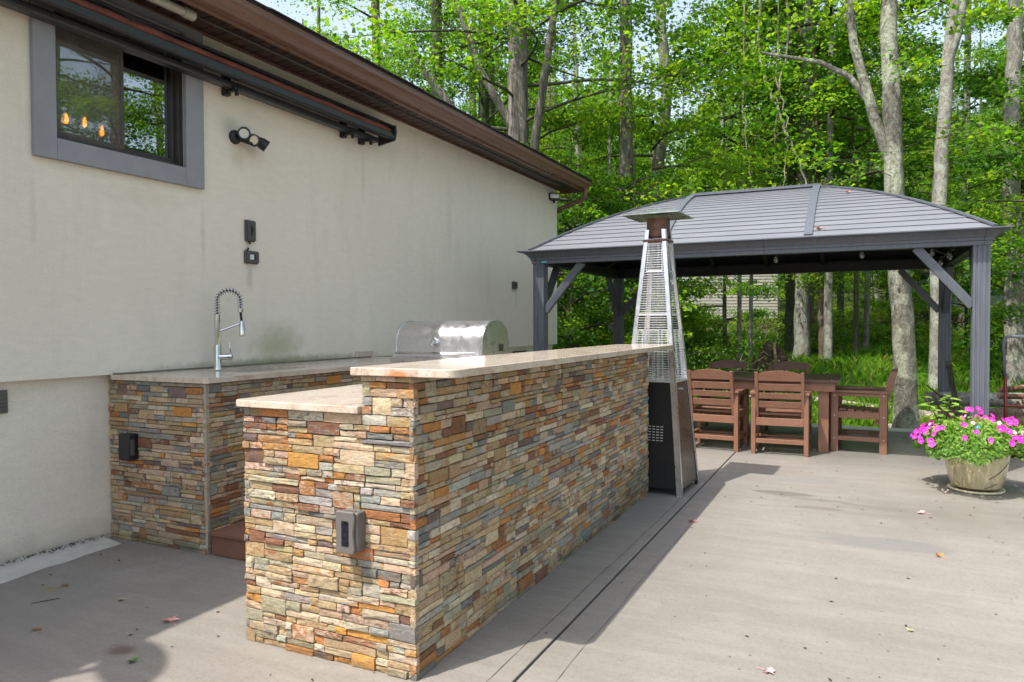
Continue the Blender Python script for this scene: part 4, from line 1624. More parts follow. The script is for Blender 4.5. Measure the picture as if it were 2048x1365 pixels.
m.add([(-PHW, -PHW, 2.235), (PHW, -PHW, 2.235), (PHW, PHW, 2.235), (-PHW, PHW, 2.235), (0, 0, 2.30),
       (-PHW, -PHW, 2.229), (PHW, -PHW, 2.229), (PHW, PHW, 2.229), (-PHW, PHW, 2.229), (0, 0, 2.262)],
      [(0, 1, 4), (1, 2, 4), (2, 3, 4), (3, 0, 4), (5, 9, 6), (6, 9, 7), (7, 9, 8), (8, 9, 5), (0, 5, 6, 1), (1, 6, 7, 2), (2, 7, 8, 3), (3, 8, 5, 0)])
m.build('reflector', M['steel'], ht)


# ------------------------------------------------------------------ dining set
def make_chair(loc, rotz, label):
    """faces +Y; origin between the rear feet"""
    t_ = thing('patio_chair', label, 'chair', loc, rotz, 'brown slatted patio dining chairs')
    W = .255
    L = M['lumber']
    for s1 in (-1, 1):
        MB().box(s1 * W - .022, s1 * W + .022, -.01, .06, .0, .64).build('rear_leg', L, t_, bevel=.003)
        MB().box(s1 * W - .022, s1 * W + .022, .45, .52, .0, .62).build('front_leg', L, t_, bevel=.003)
        ar = MB()
        ar.prism([(s1 * W - .045, .53), (s1 * W + .045, .53), (s1 * W + .045, .04), (s1 * W + .03, -.03), (s1 * W - .03, -.03)], 'z', 0, .026)
        ar.v = [(x, y, z + (.623 + .0 * y)) for x, y, z in ar.v]
        ar.build('armrest', L, t_, bevel=.004)
        # upright of the back, leaning
        st = MB()
        x = s1 * (W - .034)
        st.prism([(.115, .30), (.045, .30), (-.105, .855), (-.04, .855)], 'x', x - .016, x + .016)
        st.build('back_post', L, t_, bevel=.003)
        MB().box(s1 * W - .018, s1 * W + .018, .06, .45, .355, .425).build('seat_rail', L, t_, bevel=.003)
        MB().box(s1 * W - .018, s1 * W + .018, .06, .45, .585, .62).build('arm_rail', L, t_, bevel=.003)
        MB().box(s1 * W - .018, s1 * W + .018, .06, .45, .12, .165).build('side_stretcher', L, t_, bevel=.003)
        sc_ = MB()
        for (yy, zz) in ((.02, .60), (.02, .38), (.02, .14), (.485, .38), (.485, .14), (.485, .59)):
            sc_.lathe([(.006, 0), (.006, .0015)], 8, (s1 * (W + .0221), yy, zz), (s1, 0, 0))
        sc_.build('screw_heads', M['screw'], t_)
    MB().box(-W + .022, W - .022, .0, .028, .30, .378).build('rear_rail', L, t_, bevel=.003)
    MB().box(-W + .022, W - .022, .475, .50, .33, .40).build('front_rail', L, t_, bevel=.003)
    for (yy, zz) in ((.0, .115), (.1, .13), (.38, .13)):
        MB().box(-W + .022, W - .022, yy, yy + .03 if yy == 0 else yy + .07, zz, zz + .045 if yy == 0 else zz + .022).build('foot_stretcher', L, t_, bevel=.003)
    for k in range(6):
        y0 = .055 + k * .081
        z0 = .405 + .028 * k / 5
        m = MB().box(-W + .024, W - .024, y0, y0 + .066, z0, z0 + .022)
        m.build('seat_slat', L, t_, bevel=.004)
    def yb(z):
        return .045 + (-.105 - .045) * (z - .30) / .555
    for (za, zb) in ((.484, .552), (.578, .640), (.664, .736)):
        m = MB()
        x = W - .05
        m.add([(-x, yb(za) + .03, za), (x, yb(za) + .03, za), (x, yb(zb) + .03, zb), (-x, yb(zb) + .03, zb),
               (-x, yb(za) + .008, za), (x, yb(za) + .008, za), (x, yb(zb) + .008, zb), (-x, yb(zb) + .008, zb)],
              [(0, 1, 2, 3), (7, 6, 5, 4), (0, 4, 5, 1), (1, 5, 6, 2), (2, 6, 7, 3), (3, 7, 4, 0)])
        m.build('back_slat', L, t_, bevel=.003)
    # arched top rail
    m = MB()
    n = 12
    x = W - .05
    fr = []
    for yo in (.034, .006):
        for k in range(n + 1):
            xx = -x + 2 * x * k / n
            zt = .838 + .036 * (1 - (xx / x) ** 2)
            fr.append((xx, yb(.765) + yo, .765))
            fr.append((xx, yb(zt) + yo, zt))
    q = 2 * (n + 1)
    fs = []
    for k in range(n):
        a = 2 * k
        fs += [(a, a + 2, a + 3, a + 1), (q + a, q + a + 1, q + a + 3, q + a + 2), (a + 1, a + 3, q + a + 3, q + a + 1), (a, q + a, q + a + 2, a + 2)]
    fs += [(0, 1, q + 1, q), (q - 2, q - 1, 2 * q - 1, 2 * q - 2)]
    m.add(fr, fs)
    m.build('top_rail', L, t_, bevel=.002)
    return t_


c0 = make_chair((3.53, 6.93, 0), math.radians(2), 'brown slatted chair with its back to the camera beside the table leg')
copy_thing(c0, (2.845, 6.96, 0), math.radians(-4), 'brown slatted chair partly hidden behind the base of the patio heater')
copy_thing(c0, (4.53, 7.69, 0), math.radians(87), 'brown slatted chair seen from the side at the right end of the table')
copy_thing(c0, (2.70, 8.86, 0), math.radians(181), 'shaded chair across the table, the left one of the far pair')
copy_thing(c0, (3.46, 8.80, 0), math.radians(178), 'shaded chair across the table, the right one of the far pair')

T0 = (3.1, 7.8, 0)
tb = thing('dining_table', 'rectangular brown plank patio table with dark top under the gazebo', 'table', T0)
tx0, tx1, ty0, ty1 = 2.1, 4.09, 7.22, 8.22
k = 0
y = ty0
while y < ty1 - .05:
    MB(T0).box(tx0 + .1, tx1 - .1, y, y + .135, .733, .765).build('top_board', M['tabletop'], tb, bevel=.004)
    y += .1415
for xx in (tx0, tx1 - .098):
    MB(T0).box(xx, xx + .098, ty0, ty1 - .012, .733, .765).build('end_board', M['tabletop'], tb, bevel=.004)
for yy in (ty0 + .03, ty1 - .07):
    MB(T0).box(tx0 + .05, tx1 - .05, yy, yy + .03, .64, .732).build('apron', M['lumber'], tb, bevel=.003)
for xx in (tx0 + .05, tx1 - .08):
    MB(T0).box(xx, xx + .03, ty0 + .062, ty1 - .072, .64, .732).build('apron', M['lumber'], tb, bevel=.003)
for xx in (tx0 + .1, tx1 - .21):
    for yy in (ty0 + .07, ty1 - .17):
        MB(T0).box(xx, xx + .10, yy, yy + .09, 0, .731).build('leg', M['lumber'], tb, bevel=.004)
for xx in (tx0 + .12, tx1 - .19):
    MB(T0).box(xx, xx + .06, ty0 + .162, ty1 - .172, .15, .22).build('stretcher', M['lumber'], tb, bevel=.003)


# ------------------------------------------------------------------ flower pot
PC = (5.12, 5.93)
FP0 = (PC[0], PC[1], 0)
pt = thing('flower_pot', 'glazed tan pot on a cream saucer in the sun beside the gazebo post', 'flower pot', FP0)
pr = [(.10, .03), (.165, .035), (.180, .05), (.197, .11), (.214, .19), (.226, .27), (.233, .33), (.238, .345), (.238, .358), (.226, .362), (.218, .345), (.19, .31), (.001, .31)]
o = MB(FP0).lathe(pr, 48, FP0).build('body', M['pot'], pt, smooth=True)
m = MB(FP0)
for k in range(11):                                   # short pressed ribs down one side
    z = .07 + k * .019
    r_ = np.interp(z, [.05, .10, .17, .24, .29], [.180, .195, .212, .225, .232]) + .001
    for a0 in (-2.55, -2.2):
        pth = [(PC[0] + r_ * math.cos(a0 + j * .05), PC[1] + r_ * math.sin(a0 + j * .05), z - .003 * j) for j in range(4)]
        m.tube(pth, .003, 5)
m.build('relief', M['saucer'], pt, smooth=True)['kind'] = 'stuff'
m = MB(FP0)
for (a0, a1, z0, z1, w) in ((-1.25, -.45, .13, .26, .0022), (-1.35, -.9, .052, .09, .003)):
    pth = []
    for j in range(13):
        s_ = j / 12
        z = z0 + (z1 - z0) * s_ ** 1.2
        r_ = np.interp(z, [.05, .10, .17, .24, .29], [.180, .195, .212, .225, .232]) + .0006
        pth.append((PC[0] + r_ * math.cos(a0 + (a1 - a0) * s_), PC[1] + r_ * math.sin(a0 + (a1 - a0) * s_), z))
    m.tube(pth, w, 5)
m.build('glaze_line', M['bronze'], pt, smooth=True)
MB(FP0).lathe([(.17, .001), (.192, .004), (.20, .016), (.198, .024), (.185, .022), (.172, .012), (.001, .012)], 40, FP0).build('saucer', M['saucer'], pt, smooth=True)
MB(FP0).lathe([(.001, .308), (.217, .312), (.215, .322), (.08, .34), (.001, .34)], 24, FP0).build('soil', M['soil'], pt, smooth=True)

rng = np.random.default_rng(77)
pe = thing('petunia_plant', 'mound of magenta calibrachoa flowers spilling over the rim of the tan pot', 'flowering plant', (PC[0], PC[1], .325))
def potmound(n):
    a = rng.uniform(0, 2 * PI, n)
    r_ = .44 * np.sqrt(rng.uniform(0, 1, n))
    lob = 1 + .12 * np.sin(3 * a + 1) + .06 * np.sin(7 * a)
    r_ = r_ * lob
    top = .20 * np.sqrt(np.clip(1 - (r_ / .50) ** 2, 0, 1)) + .03 * np.sin(5 * a + 8 * r_)
    z = top * rng.uniform(.2, 1, n) - np.clip(r_ - .27, 0, 1) * .36 + rng.uniform(-.02, .02, n)
    return np.stack([r_ * np.cos(a), r_ * np.sin(a), z + .03], 1), a, r_
Cn, a_, rr_ = potmound(9000)
Nn = np.stack([np.cos(a_) * rr_ * 2, np.sin(a_) * rr_ * 2, np.ones(len(a_)) * .7], 1) + rng.normal(size=(len(a_), 3)) * .75
me = leaves('foliage', Cn, Nn, rng.uniform(.013, .026, len(a_)), np.clip(.42 + Cn[:, 2] * 1.6 + rng.normal(size=len(a_)) * .18, 0, 1), M['potleaf'], rng, 1.9)
o = link(bpy.data.objects.new('foliage', me))
o.parent = pe
m = MB()
for k in range(46):
    a = rng.uniform(0, 2 * PI)
    r_ = rng.uniform(.2, .43)
    z = .12 - max(0, r_ - .24) * .38
    m.tube([(0.05 * math.cos(a), .05 * math.sin(a), 0), (r_ * .6 * math.cos(a), r_ * .6 * math.sin(a), .12), (r_ * math.cos(a), r_ * math.sin(a), z)], .002, 4)
m.build('stems', M['bark_twig'], pe)
def flower_mesh(mat_, s_=1.0):
    m = MB()
    n = 10
    rin, rmid, rout = .004, .013, .021
    vs = [(0, 0, -.008)]
    for (r_, z) in ((rin, -.004), (rmid, .001), (rout, .001)):
        for k in range(n):
            a = 2 * PI * k / n
            q = r_ * (1 + (.10 if k % 2 == 0 else -.08) * (r_ > .02))
            vs.append((q * math.cos(a) * s_, q * math.sin(a) * s_, z * s_ + (.0015 if k % 2 else 0)))
    fs = [(0, 1 + k, 1 + (k + 1) % n) for k in range(n)]
    for j in range(2):
        for k in range(n):
            fs.append((1 + j * n + k, 1 + j * n + (k + 1) % n, 1 + (j + 1) * n + (k + 1) % n, 1 + (j + 1) * n + k))
    m.add(vs, fs)
    me = m.mesh('flower', mat_, True)
    me.materials.append(M['yellow'])
    for p in me.polygons:
        if p.index < n:
            p.material_index = 1
    return me
fm1, fm2 = flower_mesh(M['magenta']), flower_mesh(M['palepink'], .75)
fm3 = flower_mesh(simple('deep violet petals', (.32, .02, .42), .6, var=.3), .8)
camv = Vector((4.26, -.95, 1.35)) - Vector((PC[0], PC[1], .4))
rf = random.Random(12)
nf = 0
while nf < 125:
    a = rf.uniform(0, 2 * PI)
    r_ = .47 * math.sqrt(rf.random())
    x, y = r_ * math.cos(a), r_ * math.sin(a)
    if (r_ < .2 and rf.random() < .75) or (x < .08 and x > -.28 and rf.random() < .8):
        continue
    top = .20 * math.sqrt(max(0, 1 - (r_ / .52) ** 2))
    z = top + .068 - max(0, r_ - .24) * .36 + rf.uniform(-.01, .02)
    o = link(bpy.data.objects.new('flower', rf.choices([fm1, fm2, fm3], [84, 7, 9])[0]))
    o.parent = pe
    nrm = Vector((x * 2.5 + rf.uniform(-.5, .5), y * 2.5 - .5 + rf.uniform(-.5, .5), .6 + rf.uniform(-.2, .4))).normalized()
    o.location = (x, y, z)
    o.rotation_euler = nrm.to_track_quat('Z', 'Y').to_euler()
    o.scale = [rf.uniform(.8, 1.3), rf.uniform(.9, 1.3), 1]
    nf += 1
# taller flower spike at the back
for k in range(12):
    o = link(bpy.data.objects.new('flower', fm1))
    o.parent = pe
    o.location = (-.02 + rf.uniform(-.08, .10), .12 + rf.uniform(-.05, .05), .27 + rf.uniform(-.06, .06))
    o.rotation_euler = Vector((rf.uniform(-.6, .6), -.9, rf.uniform(0, .8))).normalized().to_track_quat('Z', 'Y').to_euler()
wp = thing('leafy_sprig', 'young light green sprig with broad leaves rising from the left of the pot', 'plant', (PC[0] - .22, PC[1] + .02, .40))
wp.scale = (1.35, 1.35, 1.25)
m = MB()
tips = []
for k in range(5):
    a = rf.uniform(0, 2 * PI)
    e_ = (.11 * math.cos(a), .08 * math.sin(a), .20 + rf.uniform(0, .10))
    m.tube([(0, 0, -.02), (e_[0] * .4, e_[1] * .4, e_[2] * .5), e_], [.004, .003, .0015], 5)
    for j in range(5):
        s_ = .35 + .65 * j / 4
        tips.append((e_[0] * s_, e_[1] * s_, e_[2] * s_))
m.build('stem', M['bark_twig'], wp)
lm = MB()
lm.add([(0, 0, 0), (.018, .02, .004), (.016, .045, .002), (0, .07, -.006), (-.016, .045, .002), (-.018, .02, .004), (0, .03, -.003)], [(0, 1, 6), (1, 2, 6), (2, 3, 6), (3, 4, 6), (4, 5, 6), (5, 0, 6)])
lmm = lm.mesh('leaf', M['potleaf'], False)
a = lmm.attributes.new('lv', 'FLOAT', 'POINT')
a.data.foreach_set('value', np.full(7, .85, np.float32))
for (x, y, z) in tips:
    for j in range(2):
        o = link(bpy.data.objects.new('leaf', lmm))
        o.parent = wp
        o.location = (x, y, z)
        o.rotation_euler = (rf.uniform(-.35, .45), rf.uniform(-.4, .4), rf.uniform(0, 2 * PI))
        o.scale = [rf.uniform(.7, 1.15)] * 3
o = MB((PC[0] - .02, PC[1] - .05, .5)).lathe([(.001, -.028), (.014, -.024), (.024, -.012), (.028, 0), (.024, .012), (.014, .024), (.001, .028)], 20, (PC[0] - .02, PC[1] - .05, .5)).build('glass_ball', M['globe'], smooth=True)
o.location = (PC[0] + .0, PC[1] - .1, .51)
tag(o, 'small shiny blue glass ball nestled among the petunias', 'glass ball')


# ------------------------------------------------------------------ fallen leaves on the patio
def patio_leaf(x, y, size, colr, label, rot, lobes=5, curl=.25):
    m = MB((0, 0, 0))
    n = lobes * 2
    pts = [(0, 0, .004)]
    R_ = random.Random(int(x * 100 + y * 10))
    for k in range(n):
        a = math.radians(-120 + 240 * k / (n - 1)) + PI / 2
        r_ = size * (.5 if k % 2 == 0 else .27) * R_.uniform(.85, 1.15) * (1.15 if abs(k - n / 2) < 1.5 else 1)
        pts.append((r_ * math.cos(a), r_ * math.sin(a), .003 + abs(math.cos(a)) * size * curl * R_.uniform(.3, 1)))
    pts.append((0, -size * .5, .003))
    fs = [(0, i, i + 1) for i in range(1, n)] 
    m.add(pts, fs)
    m.tube([(0, -size * .02, .004), (size * .06, -size * .35, .006), (size * .02, -size * .75, .003)], .0012, 4)
    nm = simple('fallen leaf ' + label.split()[0], colr, .6, var=.3, scale=60)
    o = m.build('fallen_leaf', nm)
    o.location = (x, y, .001)
    o.rotation_euler = (0, 0, rot)
    return tag(o, label, 'leaf', 'leaves fallen on the patio')


patio_leaf(1.44, 1.336, .09, (.55, .28, .25), 'pink dry leaf in the sun just left of the bar end', 1.2)
patio_leaf(1.645, .999, .055, (.05, .16, .02), 'green leaf lying in shade near the bottom left of the patio', 2.0)
patio_leaf(3.95, 1.99, .06, (.58, .30, .30), 'pink leaf on open concrete nearest the bottom right', 4.3)
patio_leaf(4.69, 3.866, .05, (.62, .22, .02), 'small orange leaf at the edge of the grey patch', 1.0, curl=.5)
patio_leaf(3.247, 4.015, .06, (.30, .06, .07), 'dark red leaf in shadow beside the control joint', .6)
patio_leaf(4.675, 4.919, .07, (.58, .33, .32), 'pale pink leaf in front of the flower pot', 1.5)
patio_leaf(4.883, 5.684, .06, (.38, .30, .26), 'curled beige leaf at the left foot of the flower pot', .3, curl=.7)
patio_leaf(4.473, 2.654, .04, (.36, .33, .2), 'tiny khaki leaf on the open concrete right of centre', 2.6)
patio_leaf(.55, 1.42, .05, (.20, .12, .05), 'brown leaf in the shade near the house wall', .3)
patio_leaf(1.0, 1.42, .045, (.33, .29, .22), 'pale crumpled leaf scrap midway between wall and sunlight', 2.2)
patio_leaf(.98, 1.02, .05, (.33, .12, .03), 'rust coloured leaf with long stalk in the shaded corner', 1.2)
patio_leaf(5.05, 8.6, .06, (.20, .05, .03), 'dark red leaf on the shaded patio behind the side chair', 1.2)
patio_leaf(4.75, 8.7, .05, (.14, .05, .03), 'small brown leaf near the patio edge behind the side chair', 3.2)
def roof_leaf(x, t_, label):
    o = patio_leaf(x, 1, .08, (.62, .22, .06), label, 1)
    o.location = (x, eF + (ry - eF) * t_, prof_h(t_) + .02)
    o['group'] = 'leaves fallen on the gazebo roof'
roof_leaf(4.15, .62, 'orange leaf resting high on the gazebo roof')
roof_leaf(3.92, .06, 'peach coloured leaf at the gazebo eave by the roof batten')
rng = np.random.default_rng(31)
N_ = 420
cx_ = rng.uniform(.1, 5.6, N_)
cy_ = rng.uniform(.6, 8.6, N_)
keep = ~((cx_ > 1.8) & (cx_ < 3.0) & (cy_ > 1.2)) & ~((cx_ < 1.9) & (cy_ > 2.05))
cx_, cy_ = cx_[keep], cy_[keep]
n2 = len(cx_)
Cn = np.stack([cx_, cy_, np.full(n2, .003)], 1)
me = leaves('patio_debris', Cn, np.array([0, 0, 1.0]) + rng.normal(size=(n2, 3)) * .12, rng.uniform(.004, .016, n2), np.zeros(n2), simple('dark debris', (.05, .038, .026), .9, var=.5, scale=3), rng, 1.8)
tag(link(bpy.data.objects.new('patio_debris', me)), 'scattered dark specks of plant debris on the concrete', 'debris', kind='stuff')
# heap of crumbs along the wall foot
N_ = 500
yy = rng.uniform(.3, 2.1, N_)
Cn = np.stack([-.04 + np.abs(rng.normal(size=N_)) * .03, yy, .03 + rng.uniform(0, .004, N_)], 1)
me = leaves('wall_litter', Cn, rng.normal(size=(N_, 3)) + [0, 0, 1.5], rng.uniform(.004, .014, N_), np.zeros(N_), simple('litter crumbs', (.12, .10, .08), .9, var=.5), rng, 1.5)
tag(link(bpy.data.objects.new('wall_litter', me)), 'thin line of leaf crumbs along the foot of the wall', 'debris', kind='stuff')
for (p0, p1, lb_) in (((.64, 1.20), (.70, 1.30), 'thin dark twig lying in the shade near the wall'), ((.5, .95), (.66, 1.03), 'short twig at the left edge of the shaded concrete')):
    o = MB((p0[0], p0[1], .004)).tube([(p0[0], p0[1], .004), ((p0[0] + p1[0]) / 2 + .01, (p0[1] + p1[1]) / 2, .007), (p1[0], p1[1], .004)], .002, 5).build('twig', M['bark_twig'])
    o.location = (p0[0], p0[1], .004)
    tag(o, lb_, 'twig')

# unseen dish added on the roof to cast the rounded shadow at lower left
DS0 = (.43, -1.0, 3.6)
ds = thing('shadow_dish', 'grey dish added unseen on the eave to cast a shadow at the lower left', 'shadow dish', DS0)
MB(DS0).tube([(.38, -1.05, 3.62), (.5, -1.09, 3.75), (.52, -1.09, 4.0)], .022, 8).build('mast', M['greytube'], ds)
MB(DS0).lathe([(.001, .0), (.12, .012), (.235, .05), (.24, .045), (.12, .004), (.001, -.008)], 24, (.54, -1.09, 4.05), (.3, .45, .85)).build('dish', M['cover'], ds, smooth=True)


# ------------------------------------------------------------------ woodland
class LimbSet:
    """limbs and leaf sprays of one crown"""
    def __init__(s, seed):
        s.R = random.Random(seed)
        s.rng = np.random.default_rng(seed)
        s.mb = MB()
        s.C, s.N, s.S, s.L = [], [], [], []

    def spray(s, c, rad, n, size, tilt=None, thick=.16, tone=0.0):
        rng_ = s.rng
        a = rng_.uniform(0, 2 * PI, n)
        r_ = rad * np.sqrt(rng_.uniform(0, 1, n))
        h = rng_.normal(size=n) * rad * thick
        el = rng_.uniform(.65, 1.0)
        rot = rng_.uniform(0, PI)
        x, y = r_ * np.cos(a), r_ * np.sin(a) * el
        X = x * math.cos(rot) - y * math.sin(rot)
        Y = x * math.sin(rot) + y * math.cos(rot)
        tx, ty = rng_.normal(size=2) * .22
        Z = h + X * tx + Y * ty - (r_ / rad) ** 2 * rad * .18
        P_ = np.stack([X, Y, Z], 1) + np.array(c)
        # a few gaps inside the spray
        k = np.sin(X * 9 / rad + rot) * np.cos(Y * 8 / rad + 2 * rot)
        keep = (k > -.55) | (rng_.uniform(size=n) < .25)
        P_ = P_[keep]
        n = len(P_)
        s.C.append(P_)
        s.N.append(np.array([tx, ty, 1.0]) + rng_.normal(size=(n, 3)) * .55)
        s.S.append(rng_.uniform(.55, 1.35, n) * size)
        s.L.append(np.clip(.5 + tone + rng_.normal() * .2 + rng_.normal(size=n) * .14, 0, 1))

    def limb(s, p0, az, L, rise, r0, depth, size, nleaf, srad, droop=.25, seg=5):
        R_ = s.R
        r0 *= .62
        pts = [Vector(p0)]
        d = Vector((math.cos(az) * math.cos(rise), math.sin(az) * math.cos(rise), math.sin(rise)))
        step = L / seg
        for k in range(seg):
            d = (d + Vector((R_.uniform(-.25, .25), R_.uniform(-.25, .25), R_.uniform(-.12, .12) - droop * .25))).normalized()
            pts.append(pts[-1] + d * step)
        rad = [max(.004, r0 * (1 - .86 * k / seg)) for k in range(seg + 1)]
        s.mb.tube(pts, rad, 5 if r0 > .03 else 3, cap=False)
        if depth > 0:
            for k in range(2, seg + 1):
                for _ in range(R_.choice([1, 2]) if k < seg else 2):
                    s.limb(pts[k], az + R_.uniform(-1.3, 1.3), L * R_.uniform(.25, .5), rise * .3 + R_.uniform(-.15, .3), rad[k] * .6, depth - 1, size, nleaf, srad, droop, 3)
        for _ in range(3):
            e_ = pts[-1] + Vector((R_.uniform(-1, 1), R_.uniform(-1, 1), R_.uniform(-.25, .2))) * srad * .8
            s.mb.tube([pts[-1], pts[-1].lerp(e_, .5) + Vector((0, 0, .05 * srad)), e_], [rad[-1] * .8, rad[-1] * .6, .002], 3, cap=False)
        s.spray(pts[-1], srad * R_.uniform(.6, 1.3), int(nleaf * R_.uniform(.6, 1.3)), size * R_.uniform(.8, 1.15))
        if depth == 0 and R_.random() < .5:
            s.spray(pts[-2], srad * .8, int(nleaf * .5), size)

    def done(s, name, mat, barkm):
        me = leaves(name, np.concatenate(s.C), np.concatenate(s.N), np.concatenate(s.S), np.concatenate(s.L), mat, s.rng)
        lm_ = bpy.data.meshes.new('limbs')
        lm_.from_pydata([tuple(p) for p in s.mb.v], [], s.mb.f)
        for p in lm_.polygons:
            p.use_smooth = True
        lm_.materials.append(barkm)
        return me, lm_


def tall_crown(seed, H, z0, Rm, n, size=.12, nleaf=75, srad=.75, mat='leaf', barkm='bark_dark', low=.35, up=.45):
    s_ = LimbSet(seed)
    for k in range(n):
        t_ = (k + s_.R.random()) / n
        z = z0 + (H - z0) * t_
        shape = (low + (1 - low) * math.sin(PI * min(1, t_ * 1.02) ** .9)) if t_ > .05 else low
        L = Rm * shape * s_.R.uniform(.55, 1.1)
        s_.limb((0, 0, z), k * 2.4 + s_.R.uniform(-.6, .6), L, s_.R.uniform(.1, up), .035 + .014 * L, 1, size, nleaf, srad)
    return s_.done('crown', M[mat], M[barkm])


CR = [tall_crown(100 + k, 16, 4.5 if k % 2 else 6.5, 3.9, 15, .095, 120, .8) for k in range(5)]
THIN = [tall_crown(150 + k, 17, 9, 3.0, 8, .11, 40, .6) for k in range(2)]
UND = [tall_crown(200 + k, 5.6 + k * .5, 1.1, 2.0, 16, .082, 62, .44, 'leaf', 'bark_twig', .5, .35) for k in range(4)]
SHR = []
for k in range(3):
    s_ = LimbSet(300 + k)
    for j in range(14):
        s_.limb((0, 0, .05), j * 2.4, s_.R.uniform(.6, 1.3), s_.R.uniform(.5, 1.2), .012, 0, .07, 95, .33, .3, 4)
        s_.spray((s_.R.uniform(-.6, .6), s_.R.uniform(-.6, .6), s_.R.uniform(.2, 1.0)), .35, 70, .07)
    SHR.append(s_.done('foliage', M['leaf_dark'], M['bark_twig']))


def trunk_mesh(path, rad, barkm, seg=14, flare=True, seed=0, rough=.035):
    """tapered trunk with a flared foot and an uneven skin"""
    R_ = random.Random(seed)
    # resample
    pts = []
    rr = []
    for (a, b), (ra, rb) in zip(zip(path, path[1:]), zip(rad, rad[1:])):
        n = max(2, int((Vector(b) - Vector(a)).length / .35))
        for k in range(n):
            t_ = k / n
            pts.append(Vector(a).lerp(Vector(b), t_))
            rr.append(ra + (rb - ra) * t_)
    pts.append(Vector(path[-1]))
    rr.append(rad[-1])
    for i in range(1, len(pts) - 1):
        pts[i] = pts[i] + Vector((R_.uniform(-1, 1), R_.uniform(-1, 1), 0)) * rr[i] * .10
    if flare:
        z0 = pts[0].z
        for i, p in enumerate(pts):
            h = p.z - z0
            rr[i] *= 1 + .30 * math.exp(-h / .28)
    m = MB()
    m.tube(pts, rr, seg, cap=False)
    b = []
    ph = [R_.uniform(0, 6) for _ in range(4)]
    for idx, v_ in enumerate(m.v):
        i, k = divmod(idx, seg)
        c_ = pts[i]
        d = Vector(v_) - c_
        a = 2 * PI * k / seg
        f_ = 1 + rough * (math.sin(3 * a + ph[0] + i * .15) + math.sin(5 * a + ph[1] - i * .3)) + R_.uniform(-rough, rough) * .5
        if flare:
            f_ += .16 * math.exp(-(c_.z - pts[0].z) / .22) * math.sin(4 * a + ph[2])
        b.append(tuple(c_ + d * f_))
    m.v = b
    me = bpy.data.meshes.new('trunk')
    me.from_pydata(m.v, [], m.f)
    for p in me.polygons:
        p.use_smooth = True
    me.materials.append(M[barkm])
    return me


def child(name, me, root, loc=(0, 0, 0), rz=0, s_=(1, 1, 1)):
    o = bpy.data.objects.new(name, me)
    link(o)
    o.parent = root
    o.location = loc
    o.rotation_euler = (0, 0, rz)
    o.scale = s_
    return o


def tree(x, y, r0, H, label, barkm='bark_grey', lean=(0, 0), kink=(), crown=None, cs=1.0, cz=0.0, rz=None, name='tree', group=None, bare=False, seg=14, cat='tree', extra=()):
    z = float(gh(x, y)) - .05
    root = thing(name, label, cat, (x, y, z), 0, group)
    path = [(0, 0, 0)]
    rad = [r0]
    ks = sorted(kink) if kink else [(H * .33, 0, 0), (H * .66, 0, 0)]
    for (kz, dx_, dy_) in ks:
        path.append((lean[0] * kz + dx_, lean[1] * kz + dy_, kz))
        rad.append(r0 * (1 - .72 * kz / H))
    path.append((lean[0] * H, lean[1] * H, H))
    rad.append(r0 * .2)
    child('trunk', trunk_mesh(path, rad, barkm, seg, True, int(abs(x * 31 + y * 17))), root)
    if crown is not None:
        me, lm_ = crown
        rz = rz if rz is not None else (x * 1.7 + y * .9) % 6.28
        c_ = child('crown', me, root, (lean[0] * H * .5, lean[1] * H * .5, cz), rz, (cs, cs, cs))
        child('limbs', lm_, c_)['kind'] = 'stuff'
    for k, e_ in enumerate(extra):
        me = trunk_mesh(e_[0], e_[1], e_[2] if len(e_) > 2 else barkm, 9, False, k + 5)
        child('branch', me, root)
    return root


# bespoke crown for the big maple behind the house: long rising limbs, dense layered sprays
def maple_crown(seed, H, z0, Rm, n, **kw):
    s_ = LimbSet(seed)
    for k in range(n):
        t_ = (k + s_.R.random()) / n
        z = z0 + (H - z0) * t_
        L = Rm * s_.R.uniform(.6, 1.05) * (1 - .45 * t_)
        s_.limb((0, 0, z), k * 2.4 + s_.R.uniform(-.5, .5), L, s_.R.uniform(.0, .5), .03 + .010 * L, 1, .088, 105, .72, .3, 6)
    return s_.done('crown', M['leaf'], M['bark_dark'])


MAP = maple_crown(501, 12, 3.6, 5.4, 36)
ivy = ((-.0, 0, 0),)
tree(-2.3, 13.1, .30, 17, 'big furrowed maple rising just behind the far corner of the house', 'bark_furrow', (.0, .0), (), MAP, 1.0, 0, .6,
     extra=(([(.1, -.05, 3.9), (.35, -.1, 4.9), (.50, -.1, 6.0), (.75, -.15, 7.3), (1.1, -.1, 9.5)], [.11, .10, .09, .08, .05]),
            ([(-.1, -.1, 4.3), (-.55, -.3, 5.3), (-1.3, -.5, 6.4), (-2.2, -.6, 7.6), (-3.4, -.6, 8.9)], [.12, .11, .09, .07, .04]),
            ([(-.2, -.2, 4.5), (-1.2, -.5, 4.75), (-2.4, -.8, 5.1), (-3.6, -.8, 5.2), (-4.9, -.7, 5.6)], [.075, .07, .055, .04, .025]),
            ([(-.1, -.1, 6.0), (-.7, -.4, 7.2), (-1.1, -.6, 8.5), (-1.5, -.7, 10)], [.09, .08, .06, .05])))
tree(-5.6, 15.4, .23, 17, 'dark twin trunked tree showing above the roof line, the thicker stem', 'bark_dark', (-.01, 0), (), CR[1], .95, 0)
tree(-5.0, 16.6, .22, 16, 'thinner dark trunk close on the right of the twin above the roof', 'bark_dark', (.004, 0), (), CR[0], .8, 1)
tree(-.67, 15.5, .215, 18, 'straight lichen flecked tree behind the left end of the gazebo', 'bark_furrow', (.002, 0), (), THIN[1], .95, 0, 1.0)
